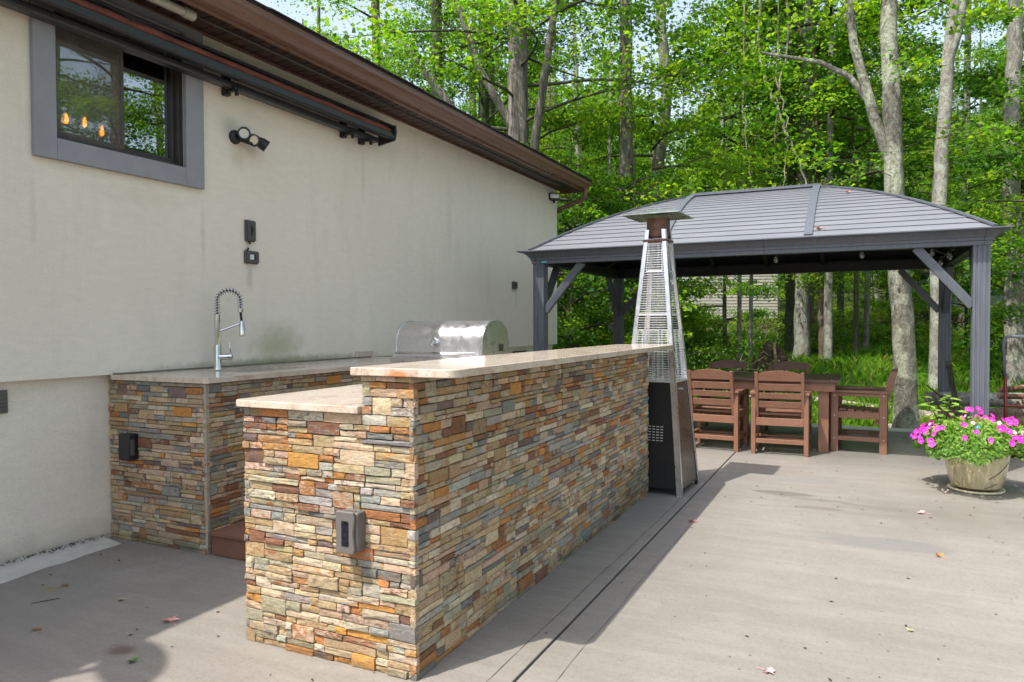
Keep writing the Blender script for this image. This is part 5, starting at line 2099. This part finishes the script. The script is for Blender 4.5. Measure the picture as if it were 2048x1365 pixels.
sn = tree(-.80, 14.9, .10, 6.4, 'thin dead snag leaning against the straight tree behind the gazebo', 'bark_grey', (-.02, .03), (), None, name='dead_snag', cat='dead tree')
tree(-.79, 18.8, .22, 18, 'pale wavy trunk just right of the heater top', 'bark_lichen', (.010, 0), ((3.0, -.10, 0), (5.2, -.10, 0), (6.6, .12, 0), (7.8, .22, 0), (9.3, .05, 0), (12, .0, 0)), THIN[0], .9, 0, 2.0)
tree(2.58, 24.9, .36, 21, 'thick grey brown trunk at the middle of the gazebo opening', 'bark_brown', (-.004, 0), (), THIN[0], .95, 0, .4)
tree(2.32, 23.6, .20, 18, 'dark mossy trunk just left of the thick grey brown one', 'bark_dark', (.0, .0), (), THIN[1], .85, 1)
tree(3.40, 20.3, .115, 12, 'reddish slender trunk leaning left, first of the twin pair', 'bark_brown', (-.035, 0), (), UND[1], 1.6, 4)
tree(3.52, 19.7, .115, 13, 'grey slender trunk of the twin pair right of the thick one', 'bark_grey', (.004, 0), (), UND[2], 1.6, 4.5)
tree(4.16, 25.6, .09, 11, 'thin pinkish stem in the right half of the gazebo opening, left of a pair', 'bark_grey', (.0, 0), (), UND[3], 1.5, 3.5)
tree(4.46, 25.7, .09, 11, 'thin pale stem in the right half of the gazebo opening, right of a pair', 'bark_grey', (.01, 0), (), UND[0], 1.5, 3.6)
big = tree(4.90, 10.9, .160, 14, 'pale lichen covered tree rising right at the patio edge behind the side chair', 'bark_lichen', (0, .006), ((1.6, -.06, 0), (3.2, -.18, 0), (4.5, -.22, 0), (6, -.28, 0), (9, -.32, 0)), None, seg=20,
           extra=(([(-.22, .0, 4.0), (-.33, .0, 4.35), (-.46, -.02, 4.8), (-.60, -.05, 5.3), (-.74, -.05, 5.9), (-.9, 0, 7.5)], [.06, .075, .075, .07, .062, .04]),
                  ([(-.54, -.02, 5.05), (-.80, .0, 5.45), (-1.2, .0, 5.72), (-2.0, -.1, 5.95)], [.05, .045, .035, .02])))
big.children[0].data.polygons[0].use_smooth = True
tree(5.72, 16.4, .165, 17, 'smooth grey trunk behind the gazebo roof right of the lichen tree', 'bark_grey', (.012, 0), ((4, -.05, 0), (7, .05, 0), (9, .25, 0)), THIN[0], .9, 0, 3.2,
     extra=(([(.10, 0, 6.9), (.3, 0, 7.6), (.42, 0, 8.4), (.6, .1, 10)], [.12, .10, .09, .06]),))
tree(7.28, 17.65, .205, 18, 'grey scarred trunk nearest the right edge of the picture', 'bark_grey', (-.012, 0), ((3, .0, 0), (5, -.08, 0), (8, .02, 0)), THIN[1], .9, 0, 5.0)
tree(1.94, 26.8, .085, 9, 'thin dark stem in front of the beige house', 'bark_dark', (.005, 0), (), UND[0], 1.2, 3.6)
tree(.97, 21.9, .075, 9, 'middle one of three slim pale stems in front of the beige house', 'bark_grey', (.004, 0), (), UND[1], 1.3, 2.6)
tree(1.20, 22.6, .07, 9, 'right one of three slim pale stems in front of the beige house', 'bark_grey', (.012, 0), (), UND[2], 1.2, 3.2)
tree(.72, 20.9, .06, 8, 'left one of three slim stems in front of the beige house', 'bark_dark', (-.006, 0), (), UND[3], 1.2, 2.6)
tree(3.6, 29.7, .14, 15, 'dark upright trunk seen above the ridge of the gazebo roof', 'bark_dark', (.002, 0), (), CR[3], .8, 3)
tree(4.2, 21.0, .07, 8, 'sapling with a bent dark stem above the gazebo roof left of the lichen tree', 'bark_dark', (-.01, 0), ((2.5, 0, 0), (4, .15, 0), (6, -.1, 0)), UND[1], 1.15, 2.2)

# dead hanging vines over the thick trunk
V0 = (2.35, 17.5, float(gh(2.35, 17.5)))
vn = thing('hanging_vine', 'tangle of bleached bare vines hanging in front of the thick trunk', 'vine', V0)
rv = random.Random(9)
def wig(pts, r0, r1, jit=.06):
    P_ = []
    for a, b in zip(pts, pts[1:]):
        n = 6
        for k in range(n):
            q = Vector(a).lerp(Vector(b), k / n)
            P_.append(q + Vector((rv.uniform(-jit, jit), rv.uniform(-jit, jit), rv.uniform(-jit, jit))))
    P_.append(Vector(pts[-1]))
    n = len(P_)
    return P_, [r0 + (r1 - r0) * k / (n - 1) for k in range(n)]
def vine_pts(l):
    out = []
    for px_, py_, z_ in l:                 # offsets from the vine foot in metres
        out.append((V0[0] + px_, V0[1] + py_, z_))
    return out
for l, r0 in (
        ([(-.35, .1, 11.5), (-.28, 0, 7.6), (.15, 0, 6.3), (.42, 0, 5.7), (.75, 0, 4.6), (.98, 0, 3.9), (1.02, 0, 2.8)], .035),
        ([(-.60, .2, 11.5), (-.66, 0, 6.5), (-.55, 0, 5.2), (-.35, 0, 4.3), (-.18, 0, 3.3)], .022),
        ([(.05, .1, 11.5), (.12, 0, 7.2), (.35, 0, 6.0), (.28, 0, 5.0), (.15, 0, 4.0), (-.02, 0, 3.0)], .022),
        ([(.38, .1, 11.5), (.30, 0, 7.6), (.1, 0, 6.8), (.05, 0, 5.6)], .03),
        ([(-.6, 0, 7.2), (-.2, 0, 6.9), (.2, 0, 7.6), (.5, 0, 7.3)], .01),
        ([(-.5, 0, 5.9), (0, 0, 5.7), (.35, 0, 6.1)], .01),
        ([(.98, 0, 3.7), (.75, 0, 3.4), (.5, 0, 3.1), (.6, 0, 2.7)], .012),
        ([(-.4, 0, 3.9), (-.1, 0, 3.6), (.15, 0, 3.9)], .012)):
    p_, r_ = wig(vine_pts(l), r0, r0 * .45, .05)
    MB(V0).tube(p_, r_, 5).build('vine_stem', M['deadwood'], vn, smooth=True)

# trees that make up the wood
rt_ = random.Random(41)
def spot(u_, d_):
    """a place at bearing u (tangent, right of the view axis) and distance d from the terrace"""
    return 4.26 + (-.4317) * d_ + .902 * u_ * d_, -.95 + .902 * d_ + .4317 * u_ * d_
placed = []
def okp(x, y, mind):
    if x < 1.2 and y < 12.0:
        return False
    if y < 12.5 and x < 9.5:
        return False
    if 36 < y < 47 and -9 < x < 2:          # the neighbour's house
        return False
    for (a, b) in placed:
        if (a - x) ** 2 + (b - y) ** 2 < mind ** 2:
            return False
    placed.append((x, y))
    return True
kinds = [('slim', 'forest tree')]
n = 0
tries = 0
BK = ['bark_grey', 'bark_dark', 'bark_brown', 'bark_lichen', 'bark_furrow']
ADJ = ['pale grey', 'dark mossy', 'brown grey', 'lichen flecked', 'furrowed']
while n < 84 and tries < 6000:
    tries += 1
    d_ = rt_.uniform(19, 62) if n < 42 else rt_.uniform(32, 62)
    u_ = rt_.uniform(-.62, .92)
    x, y = spot(u_, d_)
    if not okp(x, y, 2.6):
        continue
    if 22 < y < 44 and 0 < u_ * 1452 + 1024 - 1370 < 215 and d_ < 40:
        continue
    k = rt_.randrange(5)
    where = 'left of the heater' if u_ < .1 else ('above the gazebo roof' if u_ < .5 else 'right of the gazebo ridge')
    far = 'near' if d_ < 30 else ('middle' if d_ < 45 else 'far')
    tree(x, y, rt_.uniform(.12, .24), rt_.uniform(16, 22), '%s forest tree in the %s distance %s' % (ADJ[k], far, where), BK[k], (rt_.uniform(-.02, .02), rt_.uniform(-.02, .02)), (), CR[rt_.randrange(5)], rt_.uniform(.75, 1.1), rt_.uniform(-2.5, 1.5), group='trees of the wood, %s %s %s' % (ADJ[k], far, where), seg=8)
    n += 1
# understory saplings
n = 0
tries = 0
while n < 60 and tries < 6000:
    tries += 1
    d_ = rt_.uniform(15.5, 42)
    u_ = rt_.uniform(-.5, .9)
    x, y = spot(u_, d_)
    if not okp(x, y, 1.5):
        continue
    px_ = u_ * 1452 + 1024
    if 1360 < px_ < 1900 and d_ < 27:
        continue
    if 1340 < px_ < 1600 and rt_.random() < .7:
        continue
    k = rt_.randrange(4)
    far = 'near' if d_ < 26 else 'far'
    where = 'left of the heater' if u_ < .1 else ('behind the gazebo' if u_ < .55 else 'right of the gazebo post')
    cs_ = rt_.uniform(.8, 1.35)
    sz_ = 'small' if cs_ < .98 else ('middling' if cs_ < 1.17 else 'tall')
    tree(x, y, rt_.uniform(.03, .06), 5.2, '%s leafy maple sapling in the %s understory %s' % (sz_, far, where), 'bark_twig', (rt_.uniform(-.03, .03), 0), (), UND[k], cs_, -.4, name='sapling', group='saplings of the understory, %s %s %s' % (sz_, far, where), seg=6, cat='sapling')
    n += 1
# low shrubs and thicket
n = 0
tries = 0
while n < 48 and tries < 6000:
    tries += 1
    d_ = rt_.uniform(17, 40)
    u_ = rt_.uniform(-.1, .85)
    x, y = spot(u_, d_)
    px_ = u_ * 1452 + 1024
    if 1430 < px_ < 1600 and (d_ < 33):
        continue
    if px_ > 1600 and d_ < 21:
        continue
    if y < 13 or (36 < y < 47 and -9 < x < 2):
        continue
    k = rt_.randrange(3)
    s0 = rt_.uniform(.7, 1.5)
    sz_ = 'low' if s0 < .95 else ('waist high' if s0 < 1.25 else 'tall')
    fr_ = 'near' if d_ < 24 else ('middle' if d_ < 32 else 'far')
    wh_ = 'left of the heater' if px_ < 1270 else ('right of the heater' if px_ < 1600 else ('behind the side chair' if px_ < 1900 else 'beside the right gazebo post'))
    root = thing('shrub', '%s leafy shrub in the %s thicket %s' % (sz_, fr_, wh_), 'shrub', (x, y, float(gh(x, y)) - .05), rt_.uniform(0, 6), 'thicket shrubs, %s %s %s' % (sz_, fr_, wh_))
    f_ = child('foliage', SHR[k][0], root, s_=(s0, s0, s0 * rt_.uniform(.8, 1.3)))
    child('stems', SHR[k][1], f_)
    n += 1
# leafy saplings close behind the gazebo on the left and right
for (x, y, s0, zz, k, lb_) in ((-.9, 12.6, 1.0, -.6, 0, 'dense leafy sapling between the house corner and the left gazebo post'),
                               (.1, 13.6, .85, -.8, 1, 'leafy sapling with low branches behind the left gazebo brace'),
                               (-1.9, 14.8, 1.1, -.4, 2, 'tall leafy sapling behind the downspout at the house corner'),
                               (7.3, 14.2, .8, .6, 1, 'yellow green sapling behind the right gazebo brace'),
                               (8.6, 16.5, 1.0, .2, 3, 'leafy sapling at the right edge beyond the log pile')):
    tree(x, y, .045, 5.5, lb_, 'bark_twig', (0, 0), (), UND[k], s0, zz, name='sapling', seg=6, cat='sapling')
# overhanging sprays by the lichen tree
s_ = LimbSet(900)
for (z, az, L) in ((3.9, -2.4, 1.9), (4.3, -.3, 1.7), (4.7, .4, 1.6), (3.5, 2.8, 1.3), (5.2, -1.2, 1.6), (5.6, 2.2, 1.5), (3.3, .1, 1.1), (6.2, .2, 2.0), (6.6, 3.4, 2.0), (7.4, 1.6, 2.4), (7.8, -2, 2.4), (8.6, .6, 2.4)):
    s_.limb((-.045 * z, 0, z), az, L * .6, .1, .014, 1, .075, 16 if z < 6 else 40, .26 if z < 6 else .4, .15, 5)
me, lm_ = s_.done('crown', M['leaf'], M['bark_twig'])
c_ = child('crown', me, big)
child('limbs', lm_, c_)['kind'] = 'stuff'

# trees on the open side of the terrace and behind the camera (seen mirrored in the window and the steel)
for i, (x, y) in enumerate(((15, 3), (16, 9), (18, -3), (14.5, -8), (19, 14), (20, 5), (22, -9), (12, -15), (17, -14), (6, -20), (23, 0), (13, 15), (12, 11), (16.5, 12), (14, 18), (18, 17))):
    k = i % 5
    tree(x, y, .2, 18, '%s tree standing beyond the open side of the terrace' % ADJ[k], BK[k], (0, 0), (), CR[k], .95, -1.5 + .3 * (i % 3), group='trees beyond the open side of the terrace, ' + ADJ[k], seg=8)

# far wood that reads as one mass
rng = np.random.default_rng(61)
N_ = 170000
u_ = rng.uniform(-.85, 1.05, N_)
d_ = rng.uniform(60, 82, N_)
X = 4.26 - .4317 * d_ + .902 * u_ * d_
Y = -.95 + .902 * d_ + .4317 * u_ * d_
topz = 20 + 3.5 * np.sin(u_ * 19) + 3 * np.sin(u_ * 47 + 1)
Zr = rng.uniform(0, 1, N_) ** .8 * topz
clump = np.sin(X * .9) * np.sin(Y * .8 + 1) * np.sin(Zr * .9 + X * .3)
keep = clump > -.35
X, Y, Zr = X[keep], Y[keep], Zr[keep]
C3 = np.stack([X, Y, gh(X, Y) * .35 + Zr], 1)
me = leaves('distant_woods', C3, rng.normal(size=C3.shape) + [0, 0, .8], rng.uniform(.35, .75, len(X)), np.clip(.45 + clump[keep] * .3 + rng.normal(size=len(X)) * .15, 0, 1), M['leaf_far'], rng)
tag(link(bpy.data.objects.new('distant_woods', me)), 'far off wood reading as one green mass behind the trees', 'woods', kind='stuff')

# ------------------------------------------------------------------ grass, ferns, ground litter
def grass_mesh():
    rng_ = np.random.default_rng(15)
    parts = []
    lvs = []
    for (n, ya, yb, h, w, dens) in ((70000, PE - .05, 13.0, .17, .010, 1), (72000, 12.0, 21, .30, .014, 1), (45000, 19, 36, .36, .03, 1)):
        y = rng_.uniform(ya, yb, n)
        xc = 4.26 + (y + .95) * (-.36)
        x = rng_.uniform(-3.5, 1, n) + (y - 9) * -.30
        x = rng_.uniform(0, 1, n)
        xl = 4.26 - (y + .95) * .55
        xr = 4.26 + (y + .95) * .48
        x = xl + (xr - xl) * x
        tuft = np.sin(x * 2.1 + np.sin(y * 1.3) * 2) * np.sin(y * 1.9 + x * .7)
        tall = .65 + .55 * np.clip(tuft, -1, 1) + .35 * rng_.uniform(size=n)
        bare = (np.sin(x * .55 + 2) * np.sin(y * .5 + x * .2) < -.45) & (y > 16)
        ok = ~(bare & (rng_.uniform(size=n) < .8)) & ~((x < .3) & (y < 10.2))
        if ya < PE:
            ok &= (y > PE + .02) & ~((x > gxl - .3) & (x < gxr + .3) & (y < gyb + .3))
        x, y, tall = x[ok], y[ok], tall[ok]
        m_ = len(x)
        z = gh(x, y) - .01
        a = rng_.uniform(0, 2 * PI, m_)
        hh = h * tall * rng_.uniform(.6, 1.3, m_)
        bend = rng_.uniform(.1, .7, m_) * hh
        b = rng_.uniform(0, 2 * PI, m_)
        ww = w * rng_.uniform(.7, 1.3, m_)
        p0 = np.stack([x - ww / 2 * np.cos(a), y - ww / 2 * np.sin(a), z], 1)
        p1 = np.stack([x + ww / 2 * np.cos(a), y + ww / 2 * np.sin(a), z], 1)
        p3 = np.stack([x - ww * .3 * np.cos(a) + bend * .35 * np.cos(b), y - ww * .3 * np.sin(a) + bend * .35 * np.sin(b), z + hh * .62], 1)
        p2 = np.stack([x + bend * np.cos(b), y + bend * np.sin(b), z + hh * (1 - .15 * bend / hh)], 1)
        parts.append(np.stack([p0, p1, p2, p3], 1).reshape(-1, 3))
        lvs.append(np.clip(.5 + .22 * np.sin(x * 1.1 + y * .6) * np.sin(x * 2.7 - y) + rng_.normal(size=m_) * .24 + (rng_.uniform(size=m_) < .05) * .5, 0, 1))
    return np_mesh('grass', np.concatenate(parts), 4, M['grass'], np.concatenate(lvs))


tag(link(bpy.data.objects.new('grass', grass_mesh())), 'tall bright grass growing from the patio edge into the wood', 'grass', kind='stuff')

# ferns: each frond a strip of leaflets
def fern_mesh():
    rng_ = np.random.default_rng(23)
    V, Lv = [], []
    cen = []
    R_ = random.Random(6)
    while len(cen) < 230:
        y = R_.uniform(12.5, 27)
        x = R_.uniform(4.26 - (y + .95) * .42, 4.26 + (y + .95) * .4)
        if math.sin(x * .9 + 1) * math.sin(y * .7) < -.15 and R_.random() < .8:
            continue
        cen.append((x, y, float(gh(x, y))))
    for (x, y, z) in cen:
        tone = R_.uniform(.35, .85)
        for f_ in range(R_.randint(5, 8)):
            a = R_.uniform(0, 2 * PI)
            L = R_.uniform(.35, .7)
            for j in range(13):
                s0 = (j + 1) / 14
                px_ = x + math.cos(a) * L * s0 * .9
                py_ = y + math.sin(a) * L * s0 * .9
                pz = z + L * (1.15 * s0 - .85 * s0 * s0)
                wl = .13 * math.sin(PI * min(1, s0 * .9 + .1)) * L / .55
                for sd in (-1, 1):
                    tx, ty = -math.sin(a) * sd, math.cos(a) * sd
                    e = .022
                    fx_, fy_ = math.cos(a) * e, math.sin(a) * e
                    V += [(px_, py_, pz), (px_ + tx * wl * .5 + fx_, py_ + ty * wl * .5 + fy_, pz + .005), (px_ + tx * wl, py_ + ty * wl, pz - wl * .2), (px_ + tx * wl * .5 - fx_, py_ + ty * wl * .5 - fy_, pz)]
                    Lv.append(min(1, max(0, tone + R_.uniform(-.12, .12))))
    return np_mesh('ferns', np.array(V), 4, M['fern'], np.array(Lv))


tag(link(bpy.data.objects.new('ferns', fern_mesh())), 'light green ferns spread through the grass under the trees', 'ferns', kind='stuff')
rng = np.random.default_rng(88)
N_ = 30000
y = rng.uniform(12, 40, N_)
x = 4.26 - (y + .95) * .55 + (y + .95) * 1.05 * rng.uniform(0, 1, N_)
C3 = np.stack([x, y, gh(x, y) + rng.uniform(.0, .04, N_)], 1)
me = leaves('leaf_litter', C3, rng.normal(size=(N_, 3)) * .4 + [0, 0, 1], rng.uniform(.05, .11, N_), np.zeros(N_), simple('brown leaf litter', (.12, .075, .04), .9, var=.6, scale=4), rng)
tag(link(bpy.data.objects.new('leaf_litter', me)), 'brown dead leaves lying between the grass in the wood', 'leaf litter', kind='stuff')

# ------------------------------------------------------------------ things on the ground beyond the patio
def log(path, rad, label, barkm='logbark', name='log', group=None, cutends=True):
    L0 = tuple(path[0])
    t_ = thing(name, label, 'log', L0, 0, group)
    pp = [tuple(Vector(p) - Vector(L0)) for p in path]
    child('bark', trunk_mesh(pp, rad, barkm, 12, False, int(abs(path[0][0] * 97 + path[0][2] * 31)), .05), t_)
    if cutends:
        for (a, b, r_) in ((pp[0], pp[1], rad[0]), (pp[-1], pp[-2], rad[-1])):
            ax = (Vector(a) - Vector(b)).normalized()
            MB().lathe([(r_ * .985, -.004), (r_ * .97, .002), (r_ * .4, .004)], 14, a, ax).build('cut_end', M['logend'], t_, smooth=False)
    return t_


zg = lambda x, y: float(gh(x, y))
log([(1.2, 14.7, zg(1.2, 14.7) + .12), (3.5, 14.4, zg(3.5, 14.4) + .14), (5.2, 13.1, zg(5.2, 13.1) + .13), (6.6, 12.5, zg(6.6, 12.5) + .14)], [.10, .13, .14, .12], 'long grey fallen trunk lying in the grass behind the chairs', 'deadwood', 'fallen_log')
log([(4.6, 12.1, zg(4.6, 12.1) + .08), (5.6, 12.0, zg(5.6, 12) + .09), (6.5, 11.9, zg(6.5, 12) + .08)], [.07, .08, .07], 'short pale log in the grass just right of the lichen tree', 'deadwood', 'fallen_log')
G_ = 'logs in the wood pile behind the flower pot'
log([(4.92, 8.64, .09), (6.2, 8.77, .10), (7.4, 8.62, .10)], [.085, .10, .09], 'dark charred log at the bottom left of the wood pile', 'bark_dark', 'log', G_)
log([(5.38, 8.17, .20), (6.4, 8.12, .21), (7.6, 8.22, .21)], [.17, .19, .17], 'thickest split log lying along the front of the wood pile', 'logbark', 'log', G_)
log([(5.1, 8.82, .28), (6.3, 8.72, .30), (7.5, 8.82, .30)], [.10, .12, .11], 'brown round log behind the thickest one in the wood pile', 'bark_brown', 'log', G_)
log([(5.0, 9.37, .42), (6.3, 9.32, .44), (7.6, 9.42, .44)], [.08, .09, .085], 'mossy grey log along the top back of the wood pile', 'bark_grey', 'log', G_)
log([(5.6, 7.82, .08), (6.6, 7.87, .09), (7.5, 7.82, .09)], [.07, .08, .07], 'low reddish log on the concrete in front of the wood pile', 'logbark', 'log', G_)
rl = random.Random(17)
STK = ['bent forked pale branch on top of the wood pile', 'orange brown peeled branch leaning across the wood pile', 'pale stick lying level on the wood pile', 'thin split stick on the front of the wood pile', 'short stub of branch pointing up from the wood pile', 'curved grey branch at the back of the wood pile']
for k in range(6):
    x0 = 5.65 + rl.uniform(0, .4)
    y0 = 8.35 + rl.uniform(-.1, .5)
    z0 = .44 + .03 * k
    p = [(x0, y0, z0), (x0 + .5, y0 + rl.uniform(-.15, .15), z0 + rl.uniform(-.02, .08)), (x0 + 1.1, y0 + rl.uniform(-.3, .3), z0 + rl.uniform(.0, .18))]
    log(p, [.03, .035, .028] if k else [.045, .05, .04], STK[k], 'deadwood' if k % 2 == 0 else 'logbark', 'branch', 'branches on the wood pile')
# leaning stake
SK0 = (5.32, 8.75, .25)
o = MB(SK0).bar((5.34, 8.75, .05), (5.17, 8.62, .92), .055, .035, (0, 1, 0)).build('stake', M['bark_dark'], bevel=.004)
o.location = SK0
tag(o, 'dark square wooden stake leaning between the two right gazebo posts', 'stake')
br = log([(4.98, 8.9, .62), (5.12, 8.85, .50), (5.3, 8.8, .38), (5.5, 8.8, .22)], [.006, .010, .013, .016], 'thin bare twig arching in front of the dark back gazebo post', 'bark_twig', 'branch', None, False)
# hand truck
HT0 = (5.75, 8.0, 0)
hd = thing('hand_truck', 'red and grey tubular hand truck parked behind the flower pot', 'hand truck', HT0)
for sx_ in (0, .42):
    x = 5.63 + sx_
    r_ = .07 * (1 if sx_ == 0 else -1)
    MB(HT0).tube([(x - .0, 7.95, .10), (x - .01, 7.97, .80)], .017, 10).build('lower_frame', M['redpaint'], hd, smooth=True)
    MB(HT0).tube([(x - .01, 7.97, .78), (x - .02, 8.0, .86)], .020, 10).build('clamp', M['black'], hd)
pth = [(5.615, 7.98, .84), (5.605, 8.0, 1.13)]
for k in range(1, 7):
    a = PI - k * PI / 12
    pth.append((5.665 + .06 * math.cos(a), 8.0, 1.15 + .06 * math.sin(a)))
pth.append((5.99, 8.0, 1.21))
for k in range(1, 7):
    a = PI / 2 - k * PI / 12
    pth.append((5.97 + .06 * math.cos(a), 8.0, 1.15 + .06 * math.sin(a)))
pth += [(6.03, 8.0, 1.12), (6.02, 7.98, .84)]
MB(HT0).tube(pth, .0155, 10).build('handle', M['greytube'], hd, smooth=True)
for z in (.5, .25):
    MB(HT0).tube([(5.62, 7.95, z), (6.05, 7.95, z)], .013, 8).build('cross_bar', M['redpaint'], hd)
MB(HT0).box(5.60, 6.07, 7.72, 7.95, .03, .04).build('toe_plate', M['redpaint'], hd)
for x in (5.56, 6.11):
    MB(HT0).tube([(x - .025, 8.05, .12), (x + .025, 8.05, .12)], .12, 20).build('wheel', M['black'], hd, bevel=.01)
MB(HT0).tube([(5.55, 8.05, .12), (6.12, 8.05, .12)], .012, 8).build('axle', M['steel'], hd)

# upturned root ball and brush pile
RB = (2.55, 15.4, zg(2.55, 15.4))
rb = thing('root_ball', 'upturned dark brown root ball of a fallen tree in the grass', 'root ball', RB)
rb.scale = (.58, .58, 1.15)
R_ = random.Random(5)
m = MB((0, 0, 0))
pr = []
nseg, nr = 22, 10
vs = []
for j in range(nr + 1):
    for k in range(nseg):
        th_ = PI * j / nr
        a = 2 * PI * k / nseg
        r_ = .62 * (1 + .22 * math.sin(3 * a + j) + R_.uniform(-.13, .13))
        vs.append((r_ * 1.0 * math.sin(th_) * math.cos(a), .28 * r_ / .62 * math.sin(th_) * math.sin(a), .40 + .52 * r_ / .62 * math.cos(th_)))
fs = []
for j in range(nr):
    for k in range(nseg):
        fs.append((j * nseg + k, j * nseg + (k + 1) % nseg, (j + 1) * nseg + (k + 1) % nseg, (j + 1) * nseg + k))
m.add(vs, fs)
m.build('soil_plate', M['soilroot'], rb)
for k in range(26):
    a = R_.uniform(0, 2 * PI)
    r0 = R_.uniform(.3, .55)
    p0 = Vector((r0 * math.cos(a), -.15, .45 + r0 * .7 * math.sin(a)))
    d = Vector((math.cos(a), R_.uniform(-.8, .1), math.sin(a) * .8)).normalized()
    pts = [p0]
    for j in range(4):
        d = (d + Vector((R_.uniform(-.5, .5), R_.uniform(-.4, .4), R_.uniform(-.6, .2)))).normalized()
        pts.append(pts[-1] + d * R_.uniform(.08, .16))
    MB().tube(pts, [.014, .012, .009, .006, .003], 5).build('root', M['bark_twig'] if k % 2 else M['deadwood'], rb, smooth=True)
MB().bar((.28, -.2, .1), (.16, -.12, 1.05), .09, .05, (0, 1, 0)).build('broken_stump', M['bark_brown'], rb)
BP = (1.1, 14.3, zg(1.1, 14.3))
bp = thing('brush_pile', 'pile of dead branches and weeds behind the heater', 'brush pile', BP)
bp.scale = (1.1, 1.1, 1.5)
for k in range(34):
    a = R_.uniform(-.4, PI + .4)
    p = Vector((R_.uniform(-1.3, 1.3), R_.uniform(-.5, .5), R_.uniform(.0, .35)))
    d = Vector((math.cos(a), R_.uniform(-.5, .3), abs(math.sin(a)) * R_.uniform(.3, 1.1))).normalized()
    pts = [p]
    for j in range(6):
        d = (d + Vector((R_.uniform(-.3, .3), R_.uniform(-.25, .25), R_.uniform(-.35, .12)))).normalized()
        pts.append(pts[-1] + d * R_.uniform(.12, .26))
    r0 = R_.choice([.008, .012, .02])
    MB().tube(pts, [r0 * (1 - .13 * j) for j in range(7)], 5).build('dead_branch', M['deadwood'] if R_.random() < .6 else M['bark_twig'], bp, smooth=True)
s_ = LimbSet(71)
for k in range(40):
    s_.spray((s_.R.uniform(-1.6, 1.3), s_.R.uniform(-.7, .5), s_.R.uniform(.05, .8)), .3, 45, .05, thick=.4, tone=-.15)
me, _ = s_.done('weeds', M['leaf_dark'], M['bark_twig'])
child('weeds', me, bp)

# ------------------------------------------------------------------ far buildings
def far_house(name, label, o, w, d, h, rz, wallm, base=.7, rows=22, roofc='shingle'):
    t_ = thing(name, label, 'house', (o[0], o[1], zg(o[0], o[1]) - .3), rz)
    MB().box(0, w, 0, d, 0, base + .3).build('foundation', M['darkbase'], t_)
    m = MB()
    hh = (h) / rows
    for k in range(rows):
        z0 = base + .3 + k * hh
        m.add([(-.03, -.045, z0), (w + .03, -.045, z0), (w + .02, -.02, z0 + hh), (-.02, -.02, z0 + hh), (-.03, -.02, z0), (w + .03, -.02, z0)], [(0, 1, 2, 3), (0, 4, 5, 1)])
    m.box(0, w, 0, d, base + .3, base + .3 + h)
    m.build('siding', wallm, t_)
    H = base + .3 + h
    MB().prism([(-.4, H - .05), (d / 2, H + d * .22), (d + .4, H - .05), (d + .4, H - .15), (d / 2, H + d * .22 - .12), (-.4, H - .15)], 'x', -.3, w + .3).build('roof', M['shingle'], t_)
    return t_


fh = far_house('neighbour_house', 'beige clapboard house glimpsed through the trees under the gazebo roof', (-7.6, 36.9), 8.6, 7, 3.6, math.radians(24), M['siding'])
for (x0, x1, z0, z1) in ((1.0, 1.9, 1.9, 3.1), (3.0, 3.9, 1.9, 3.1)):
    f_ = MB().box(x0, x1, -.07, -.03, z0, z1).build('window', M['white'], fh)
    MB().box(x0 + .07, x1 - .07, -.08, -.07, z0 + .07, z1 - .07).build('pane', M['glass'], f_)
fh2 = far_house('shed', 'pale blue sided outbuilding half hidden by leaves on the right', (7.3, 37.5), 6.0, 4, 1.5, math.radians(10), M['bluewall'], .9, 9)
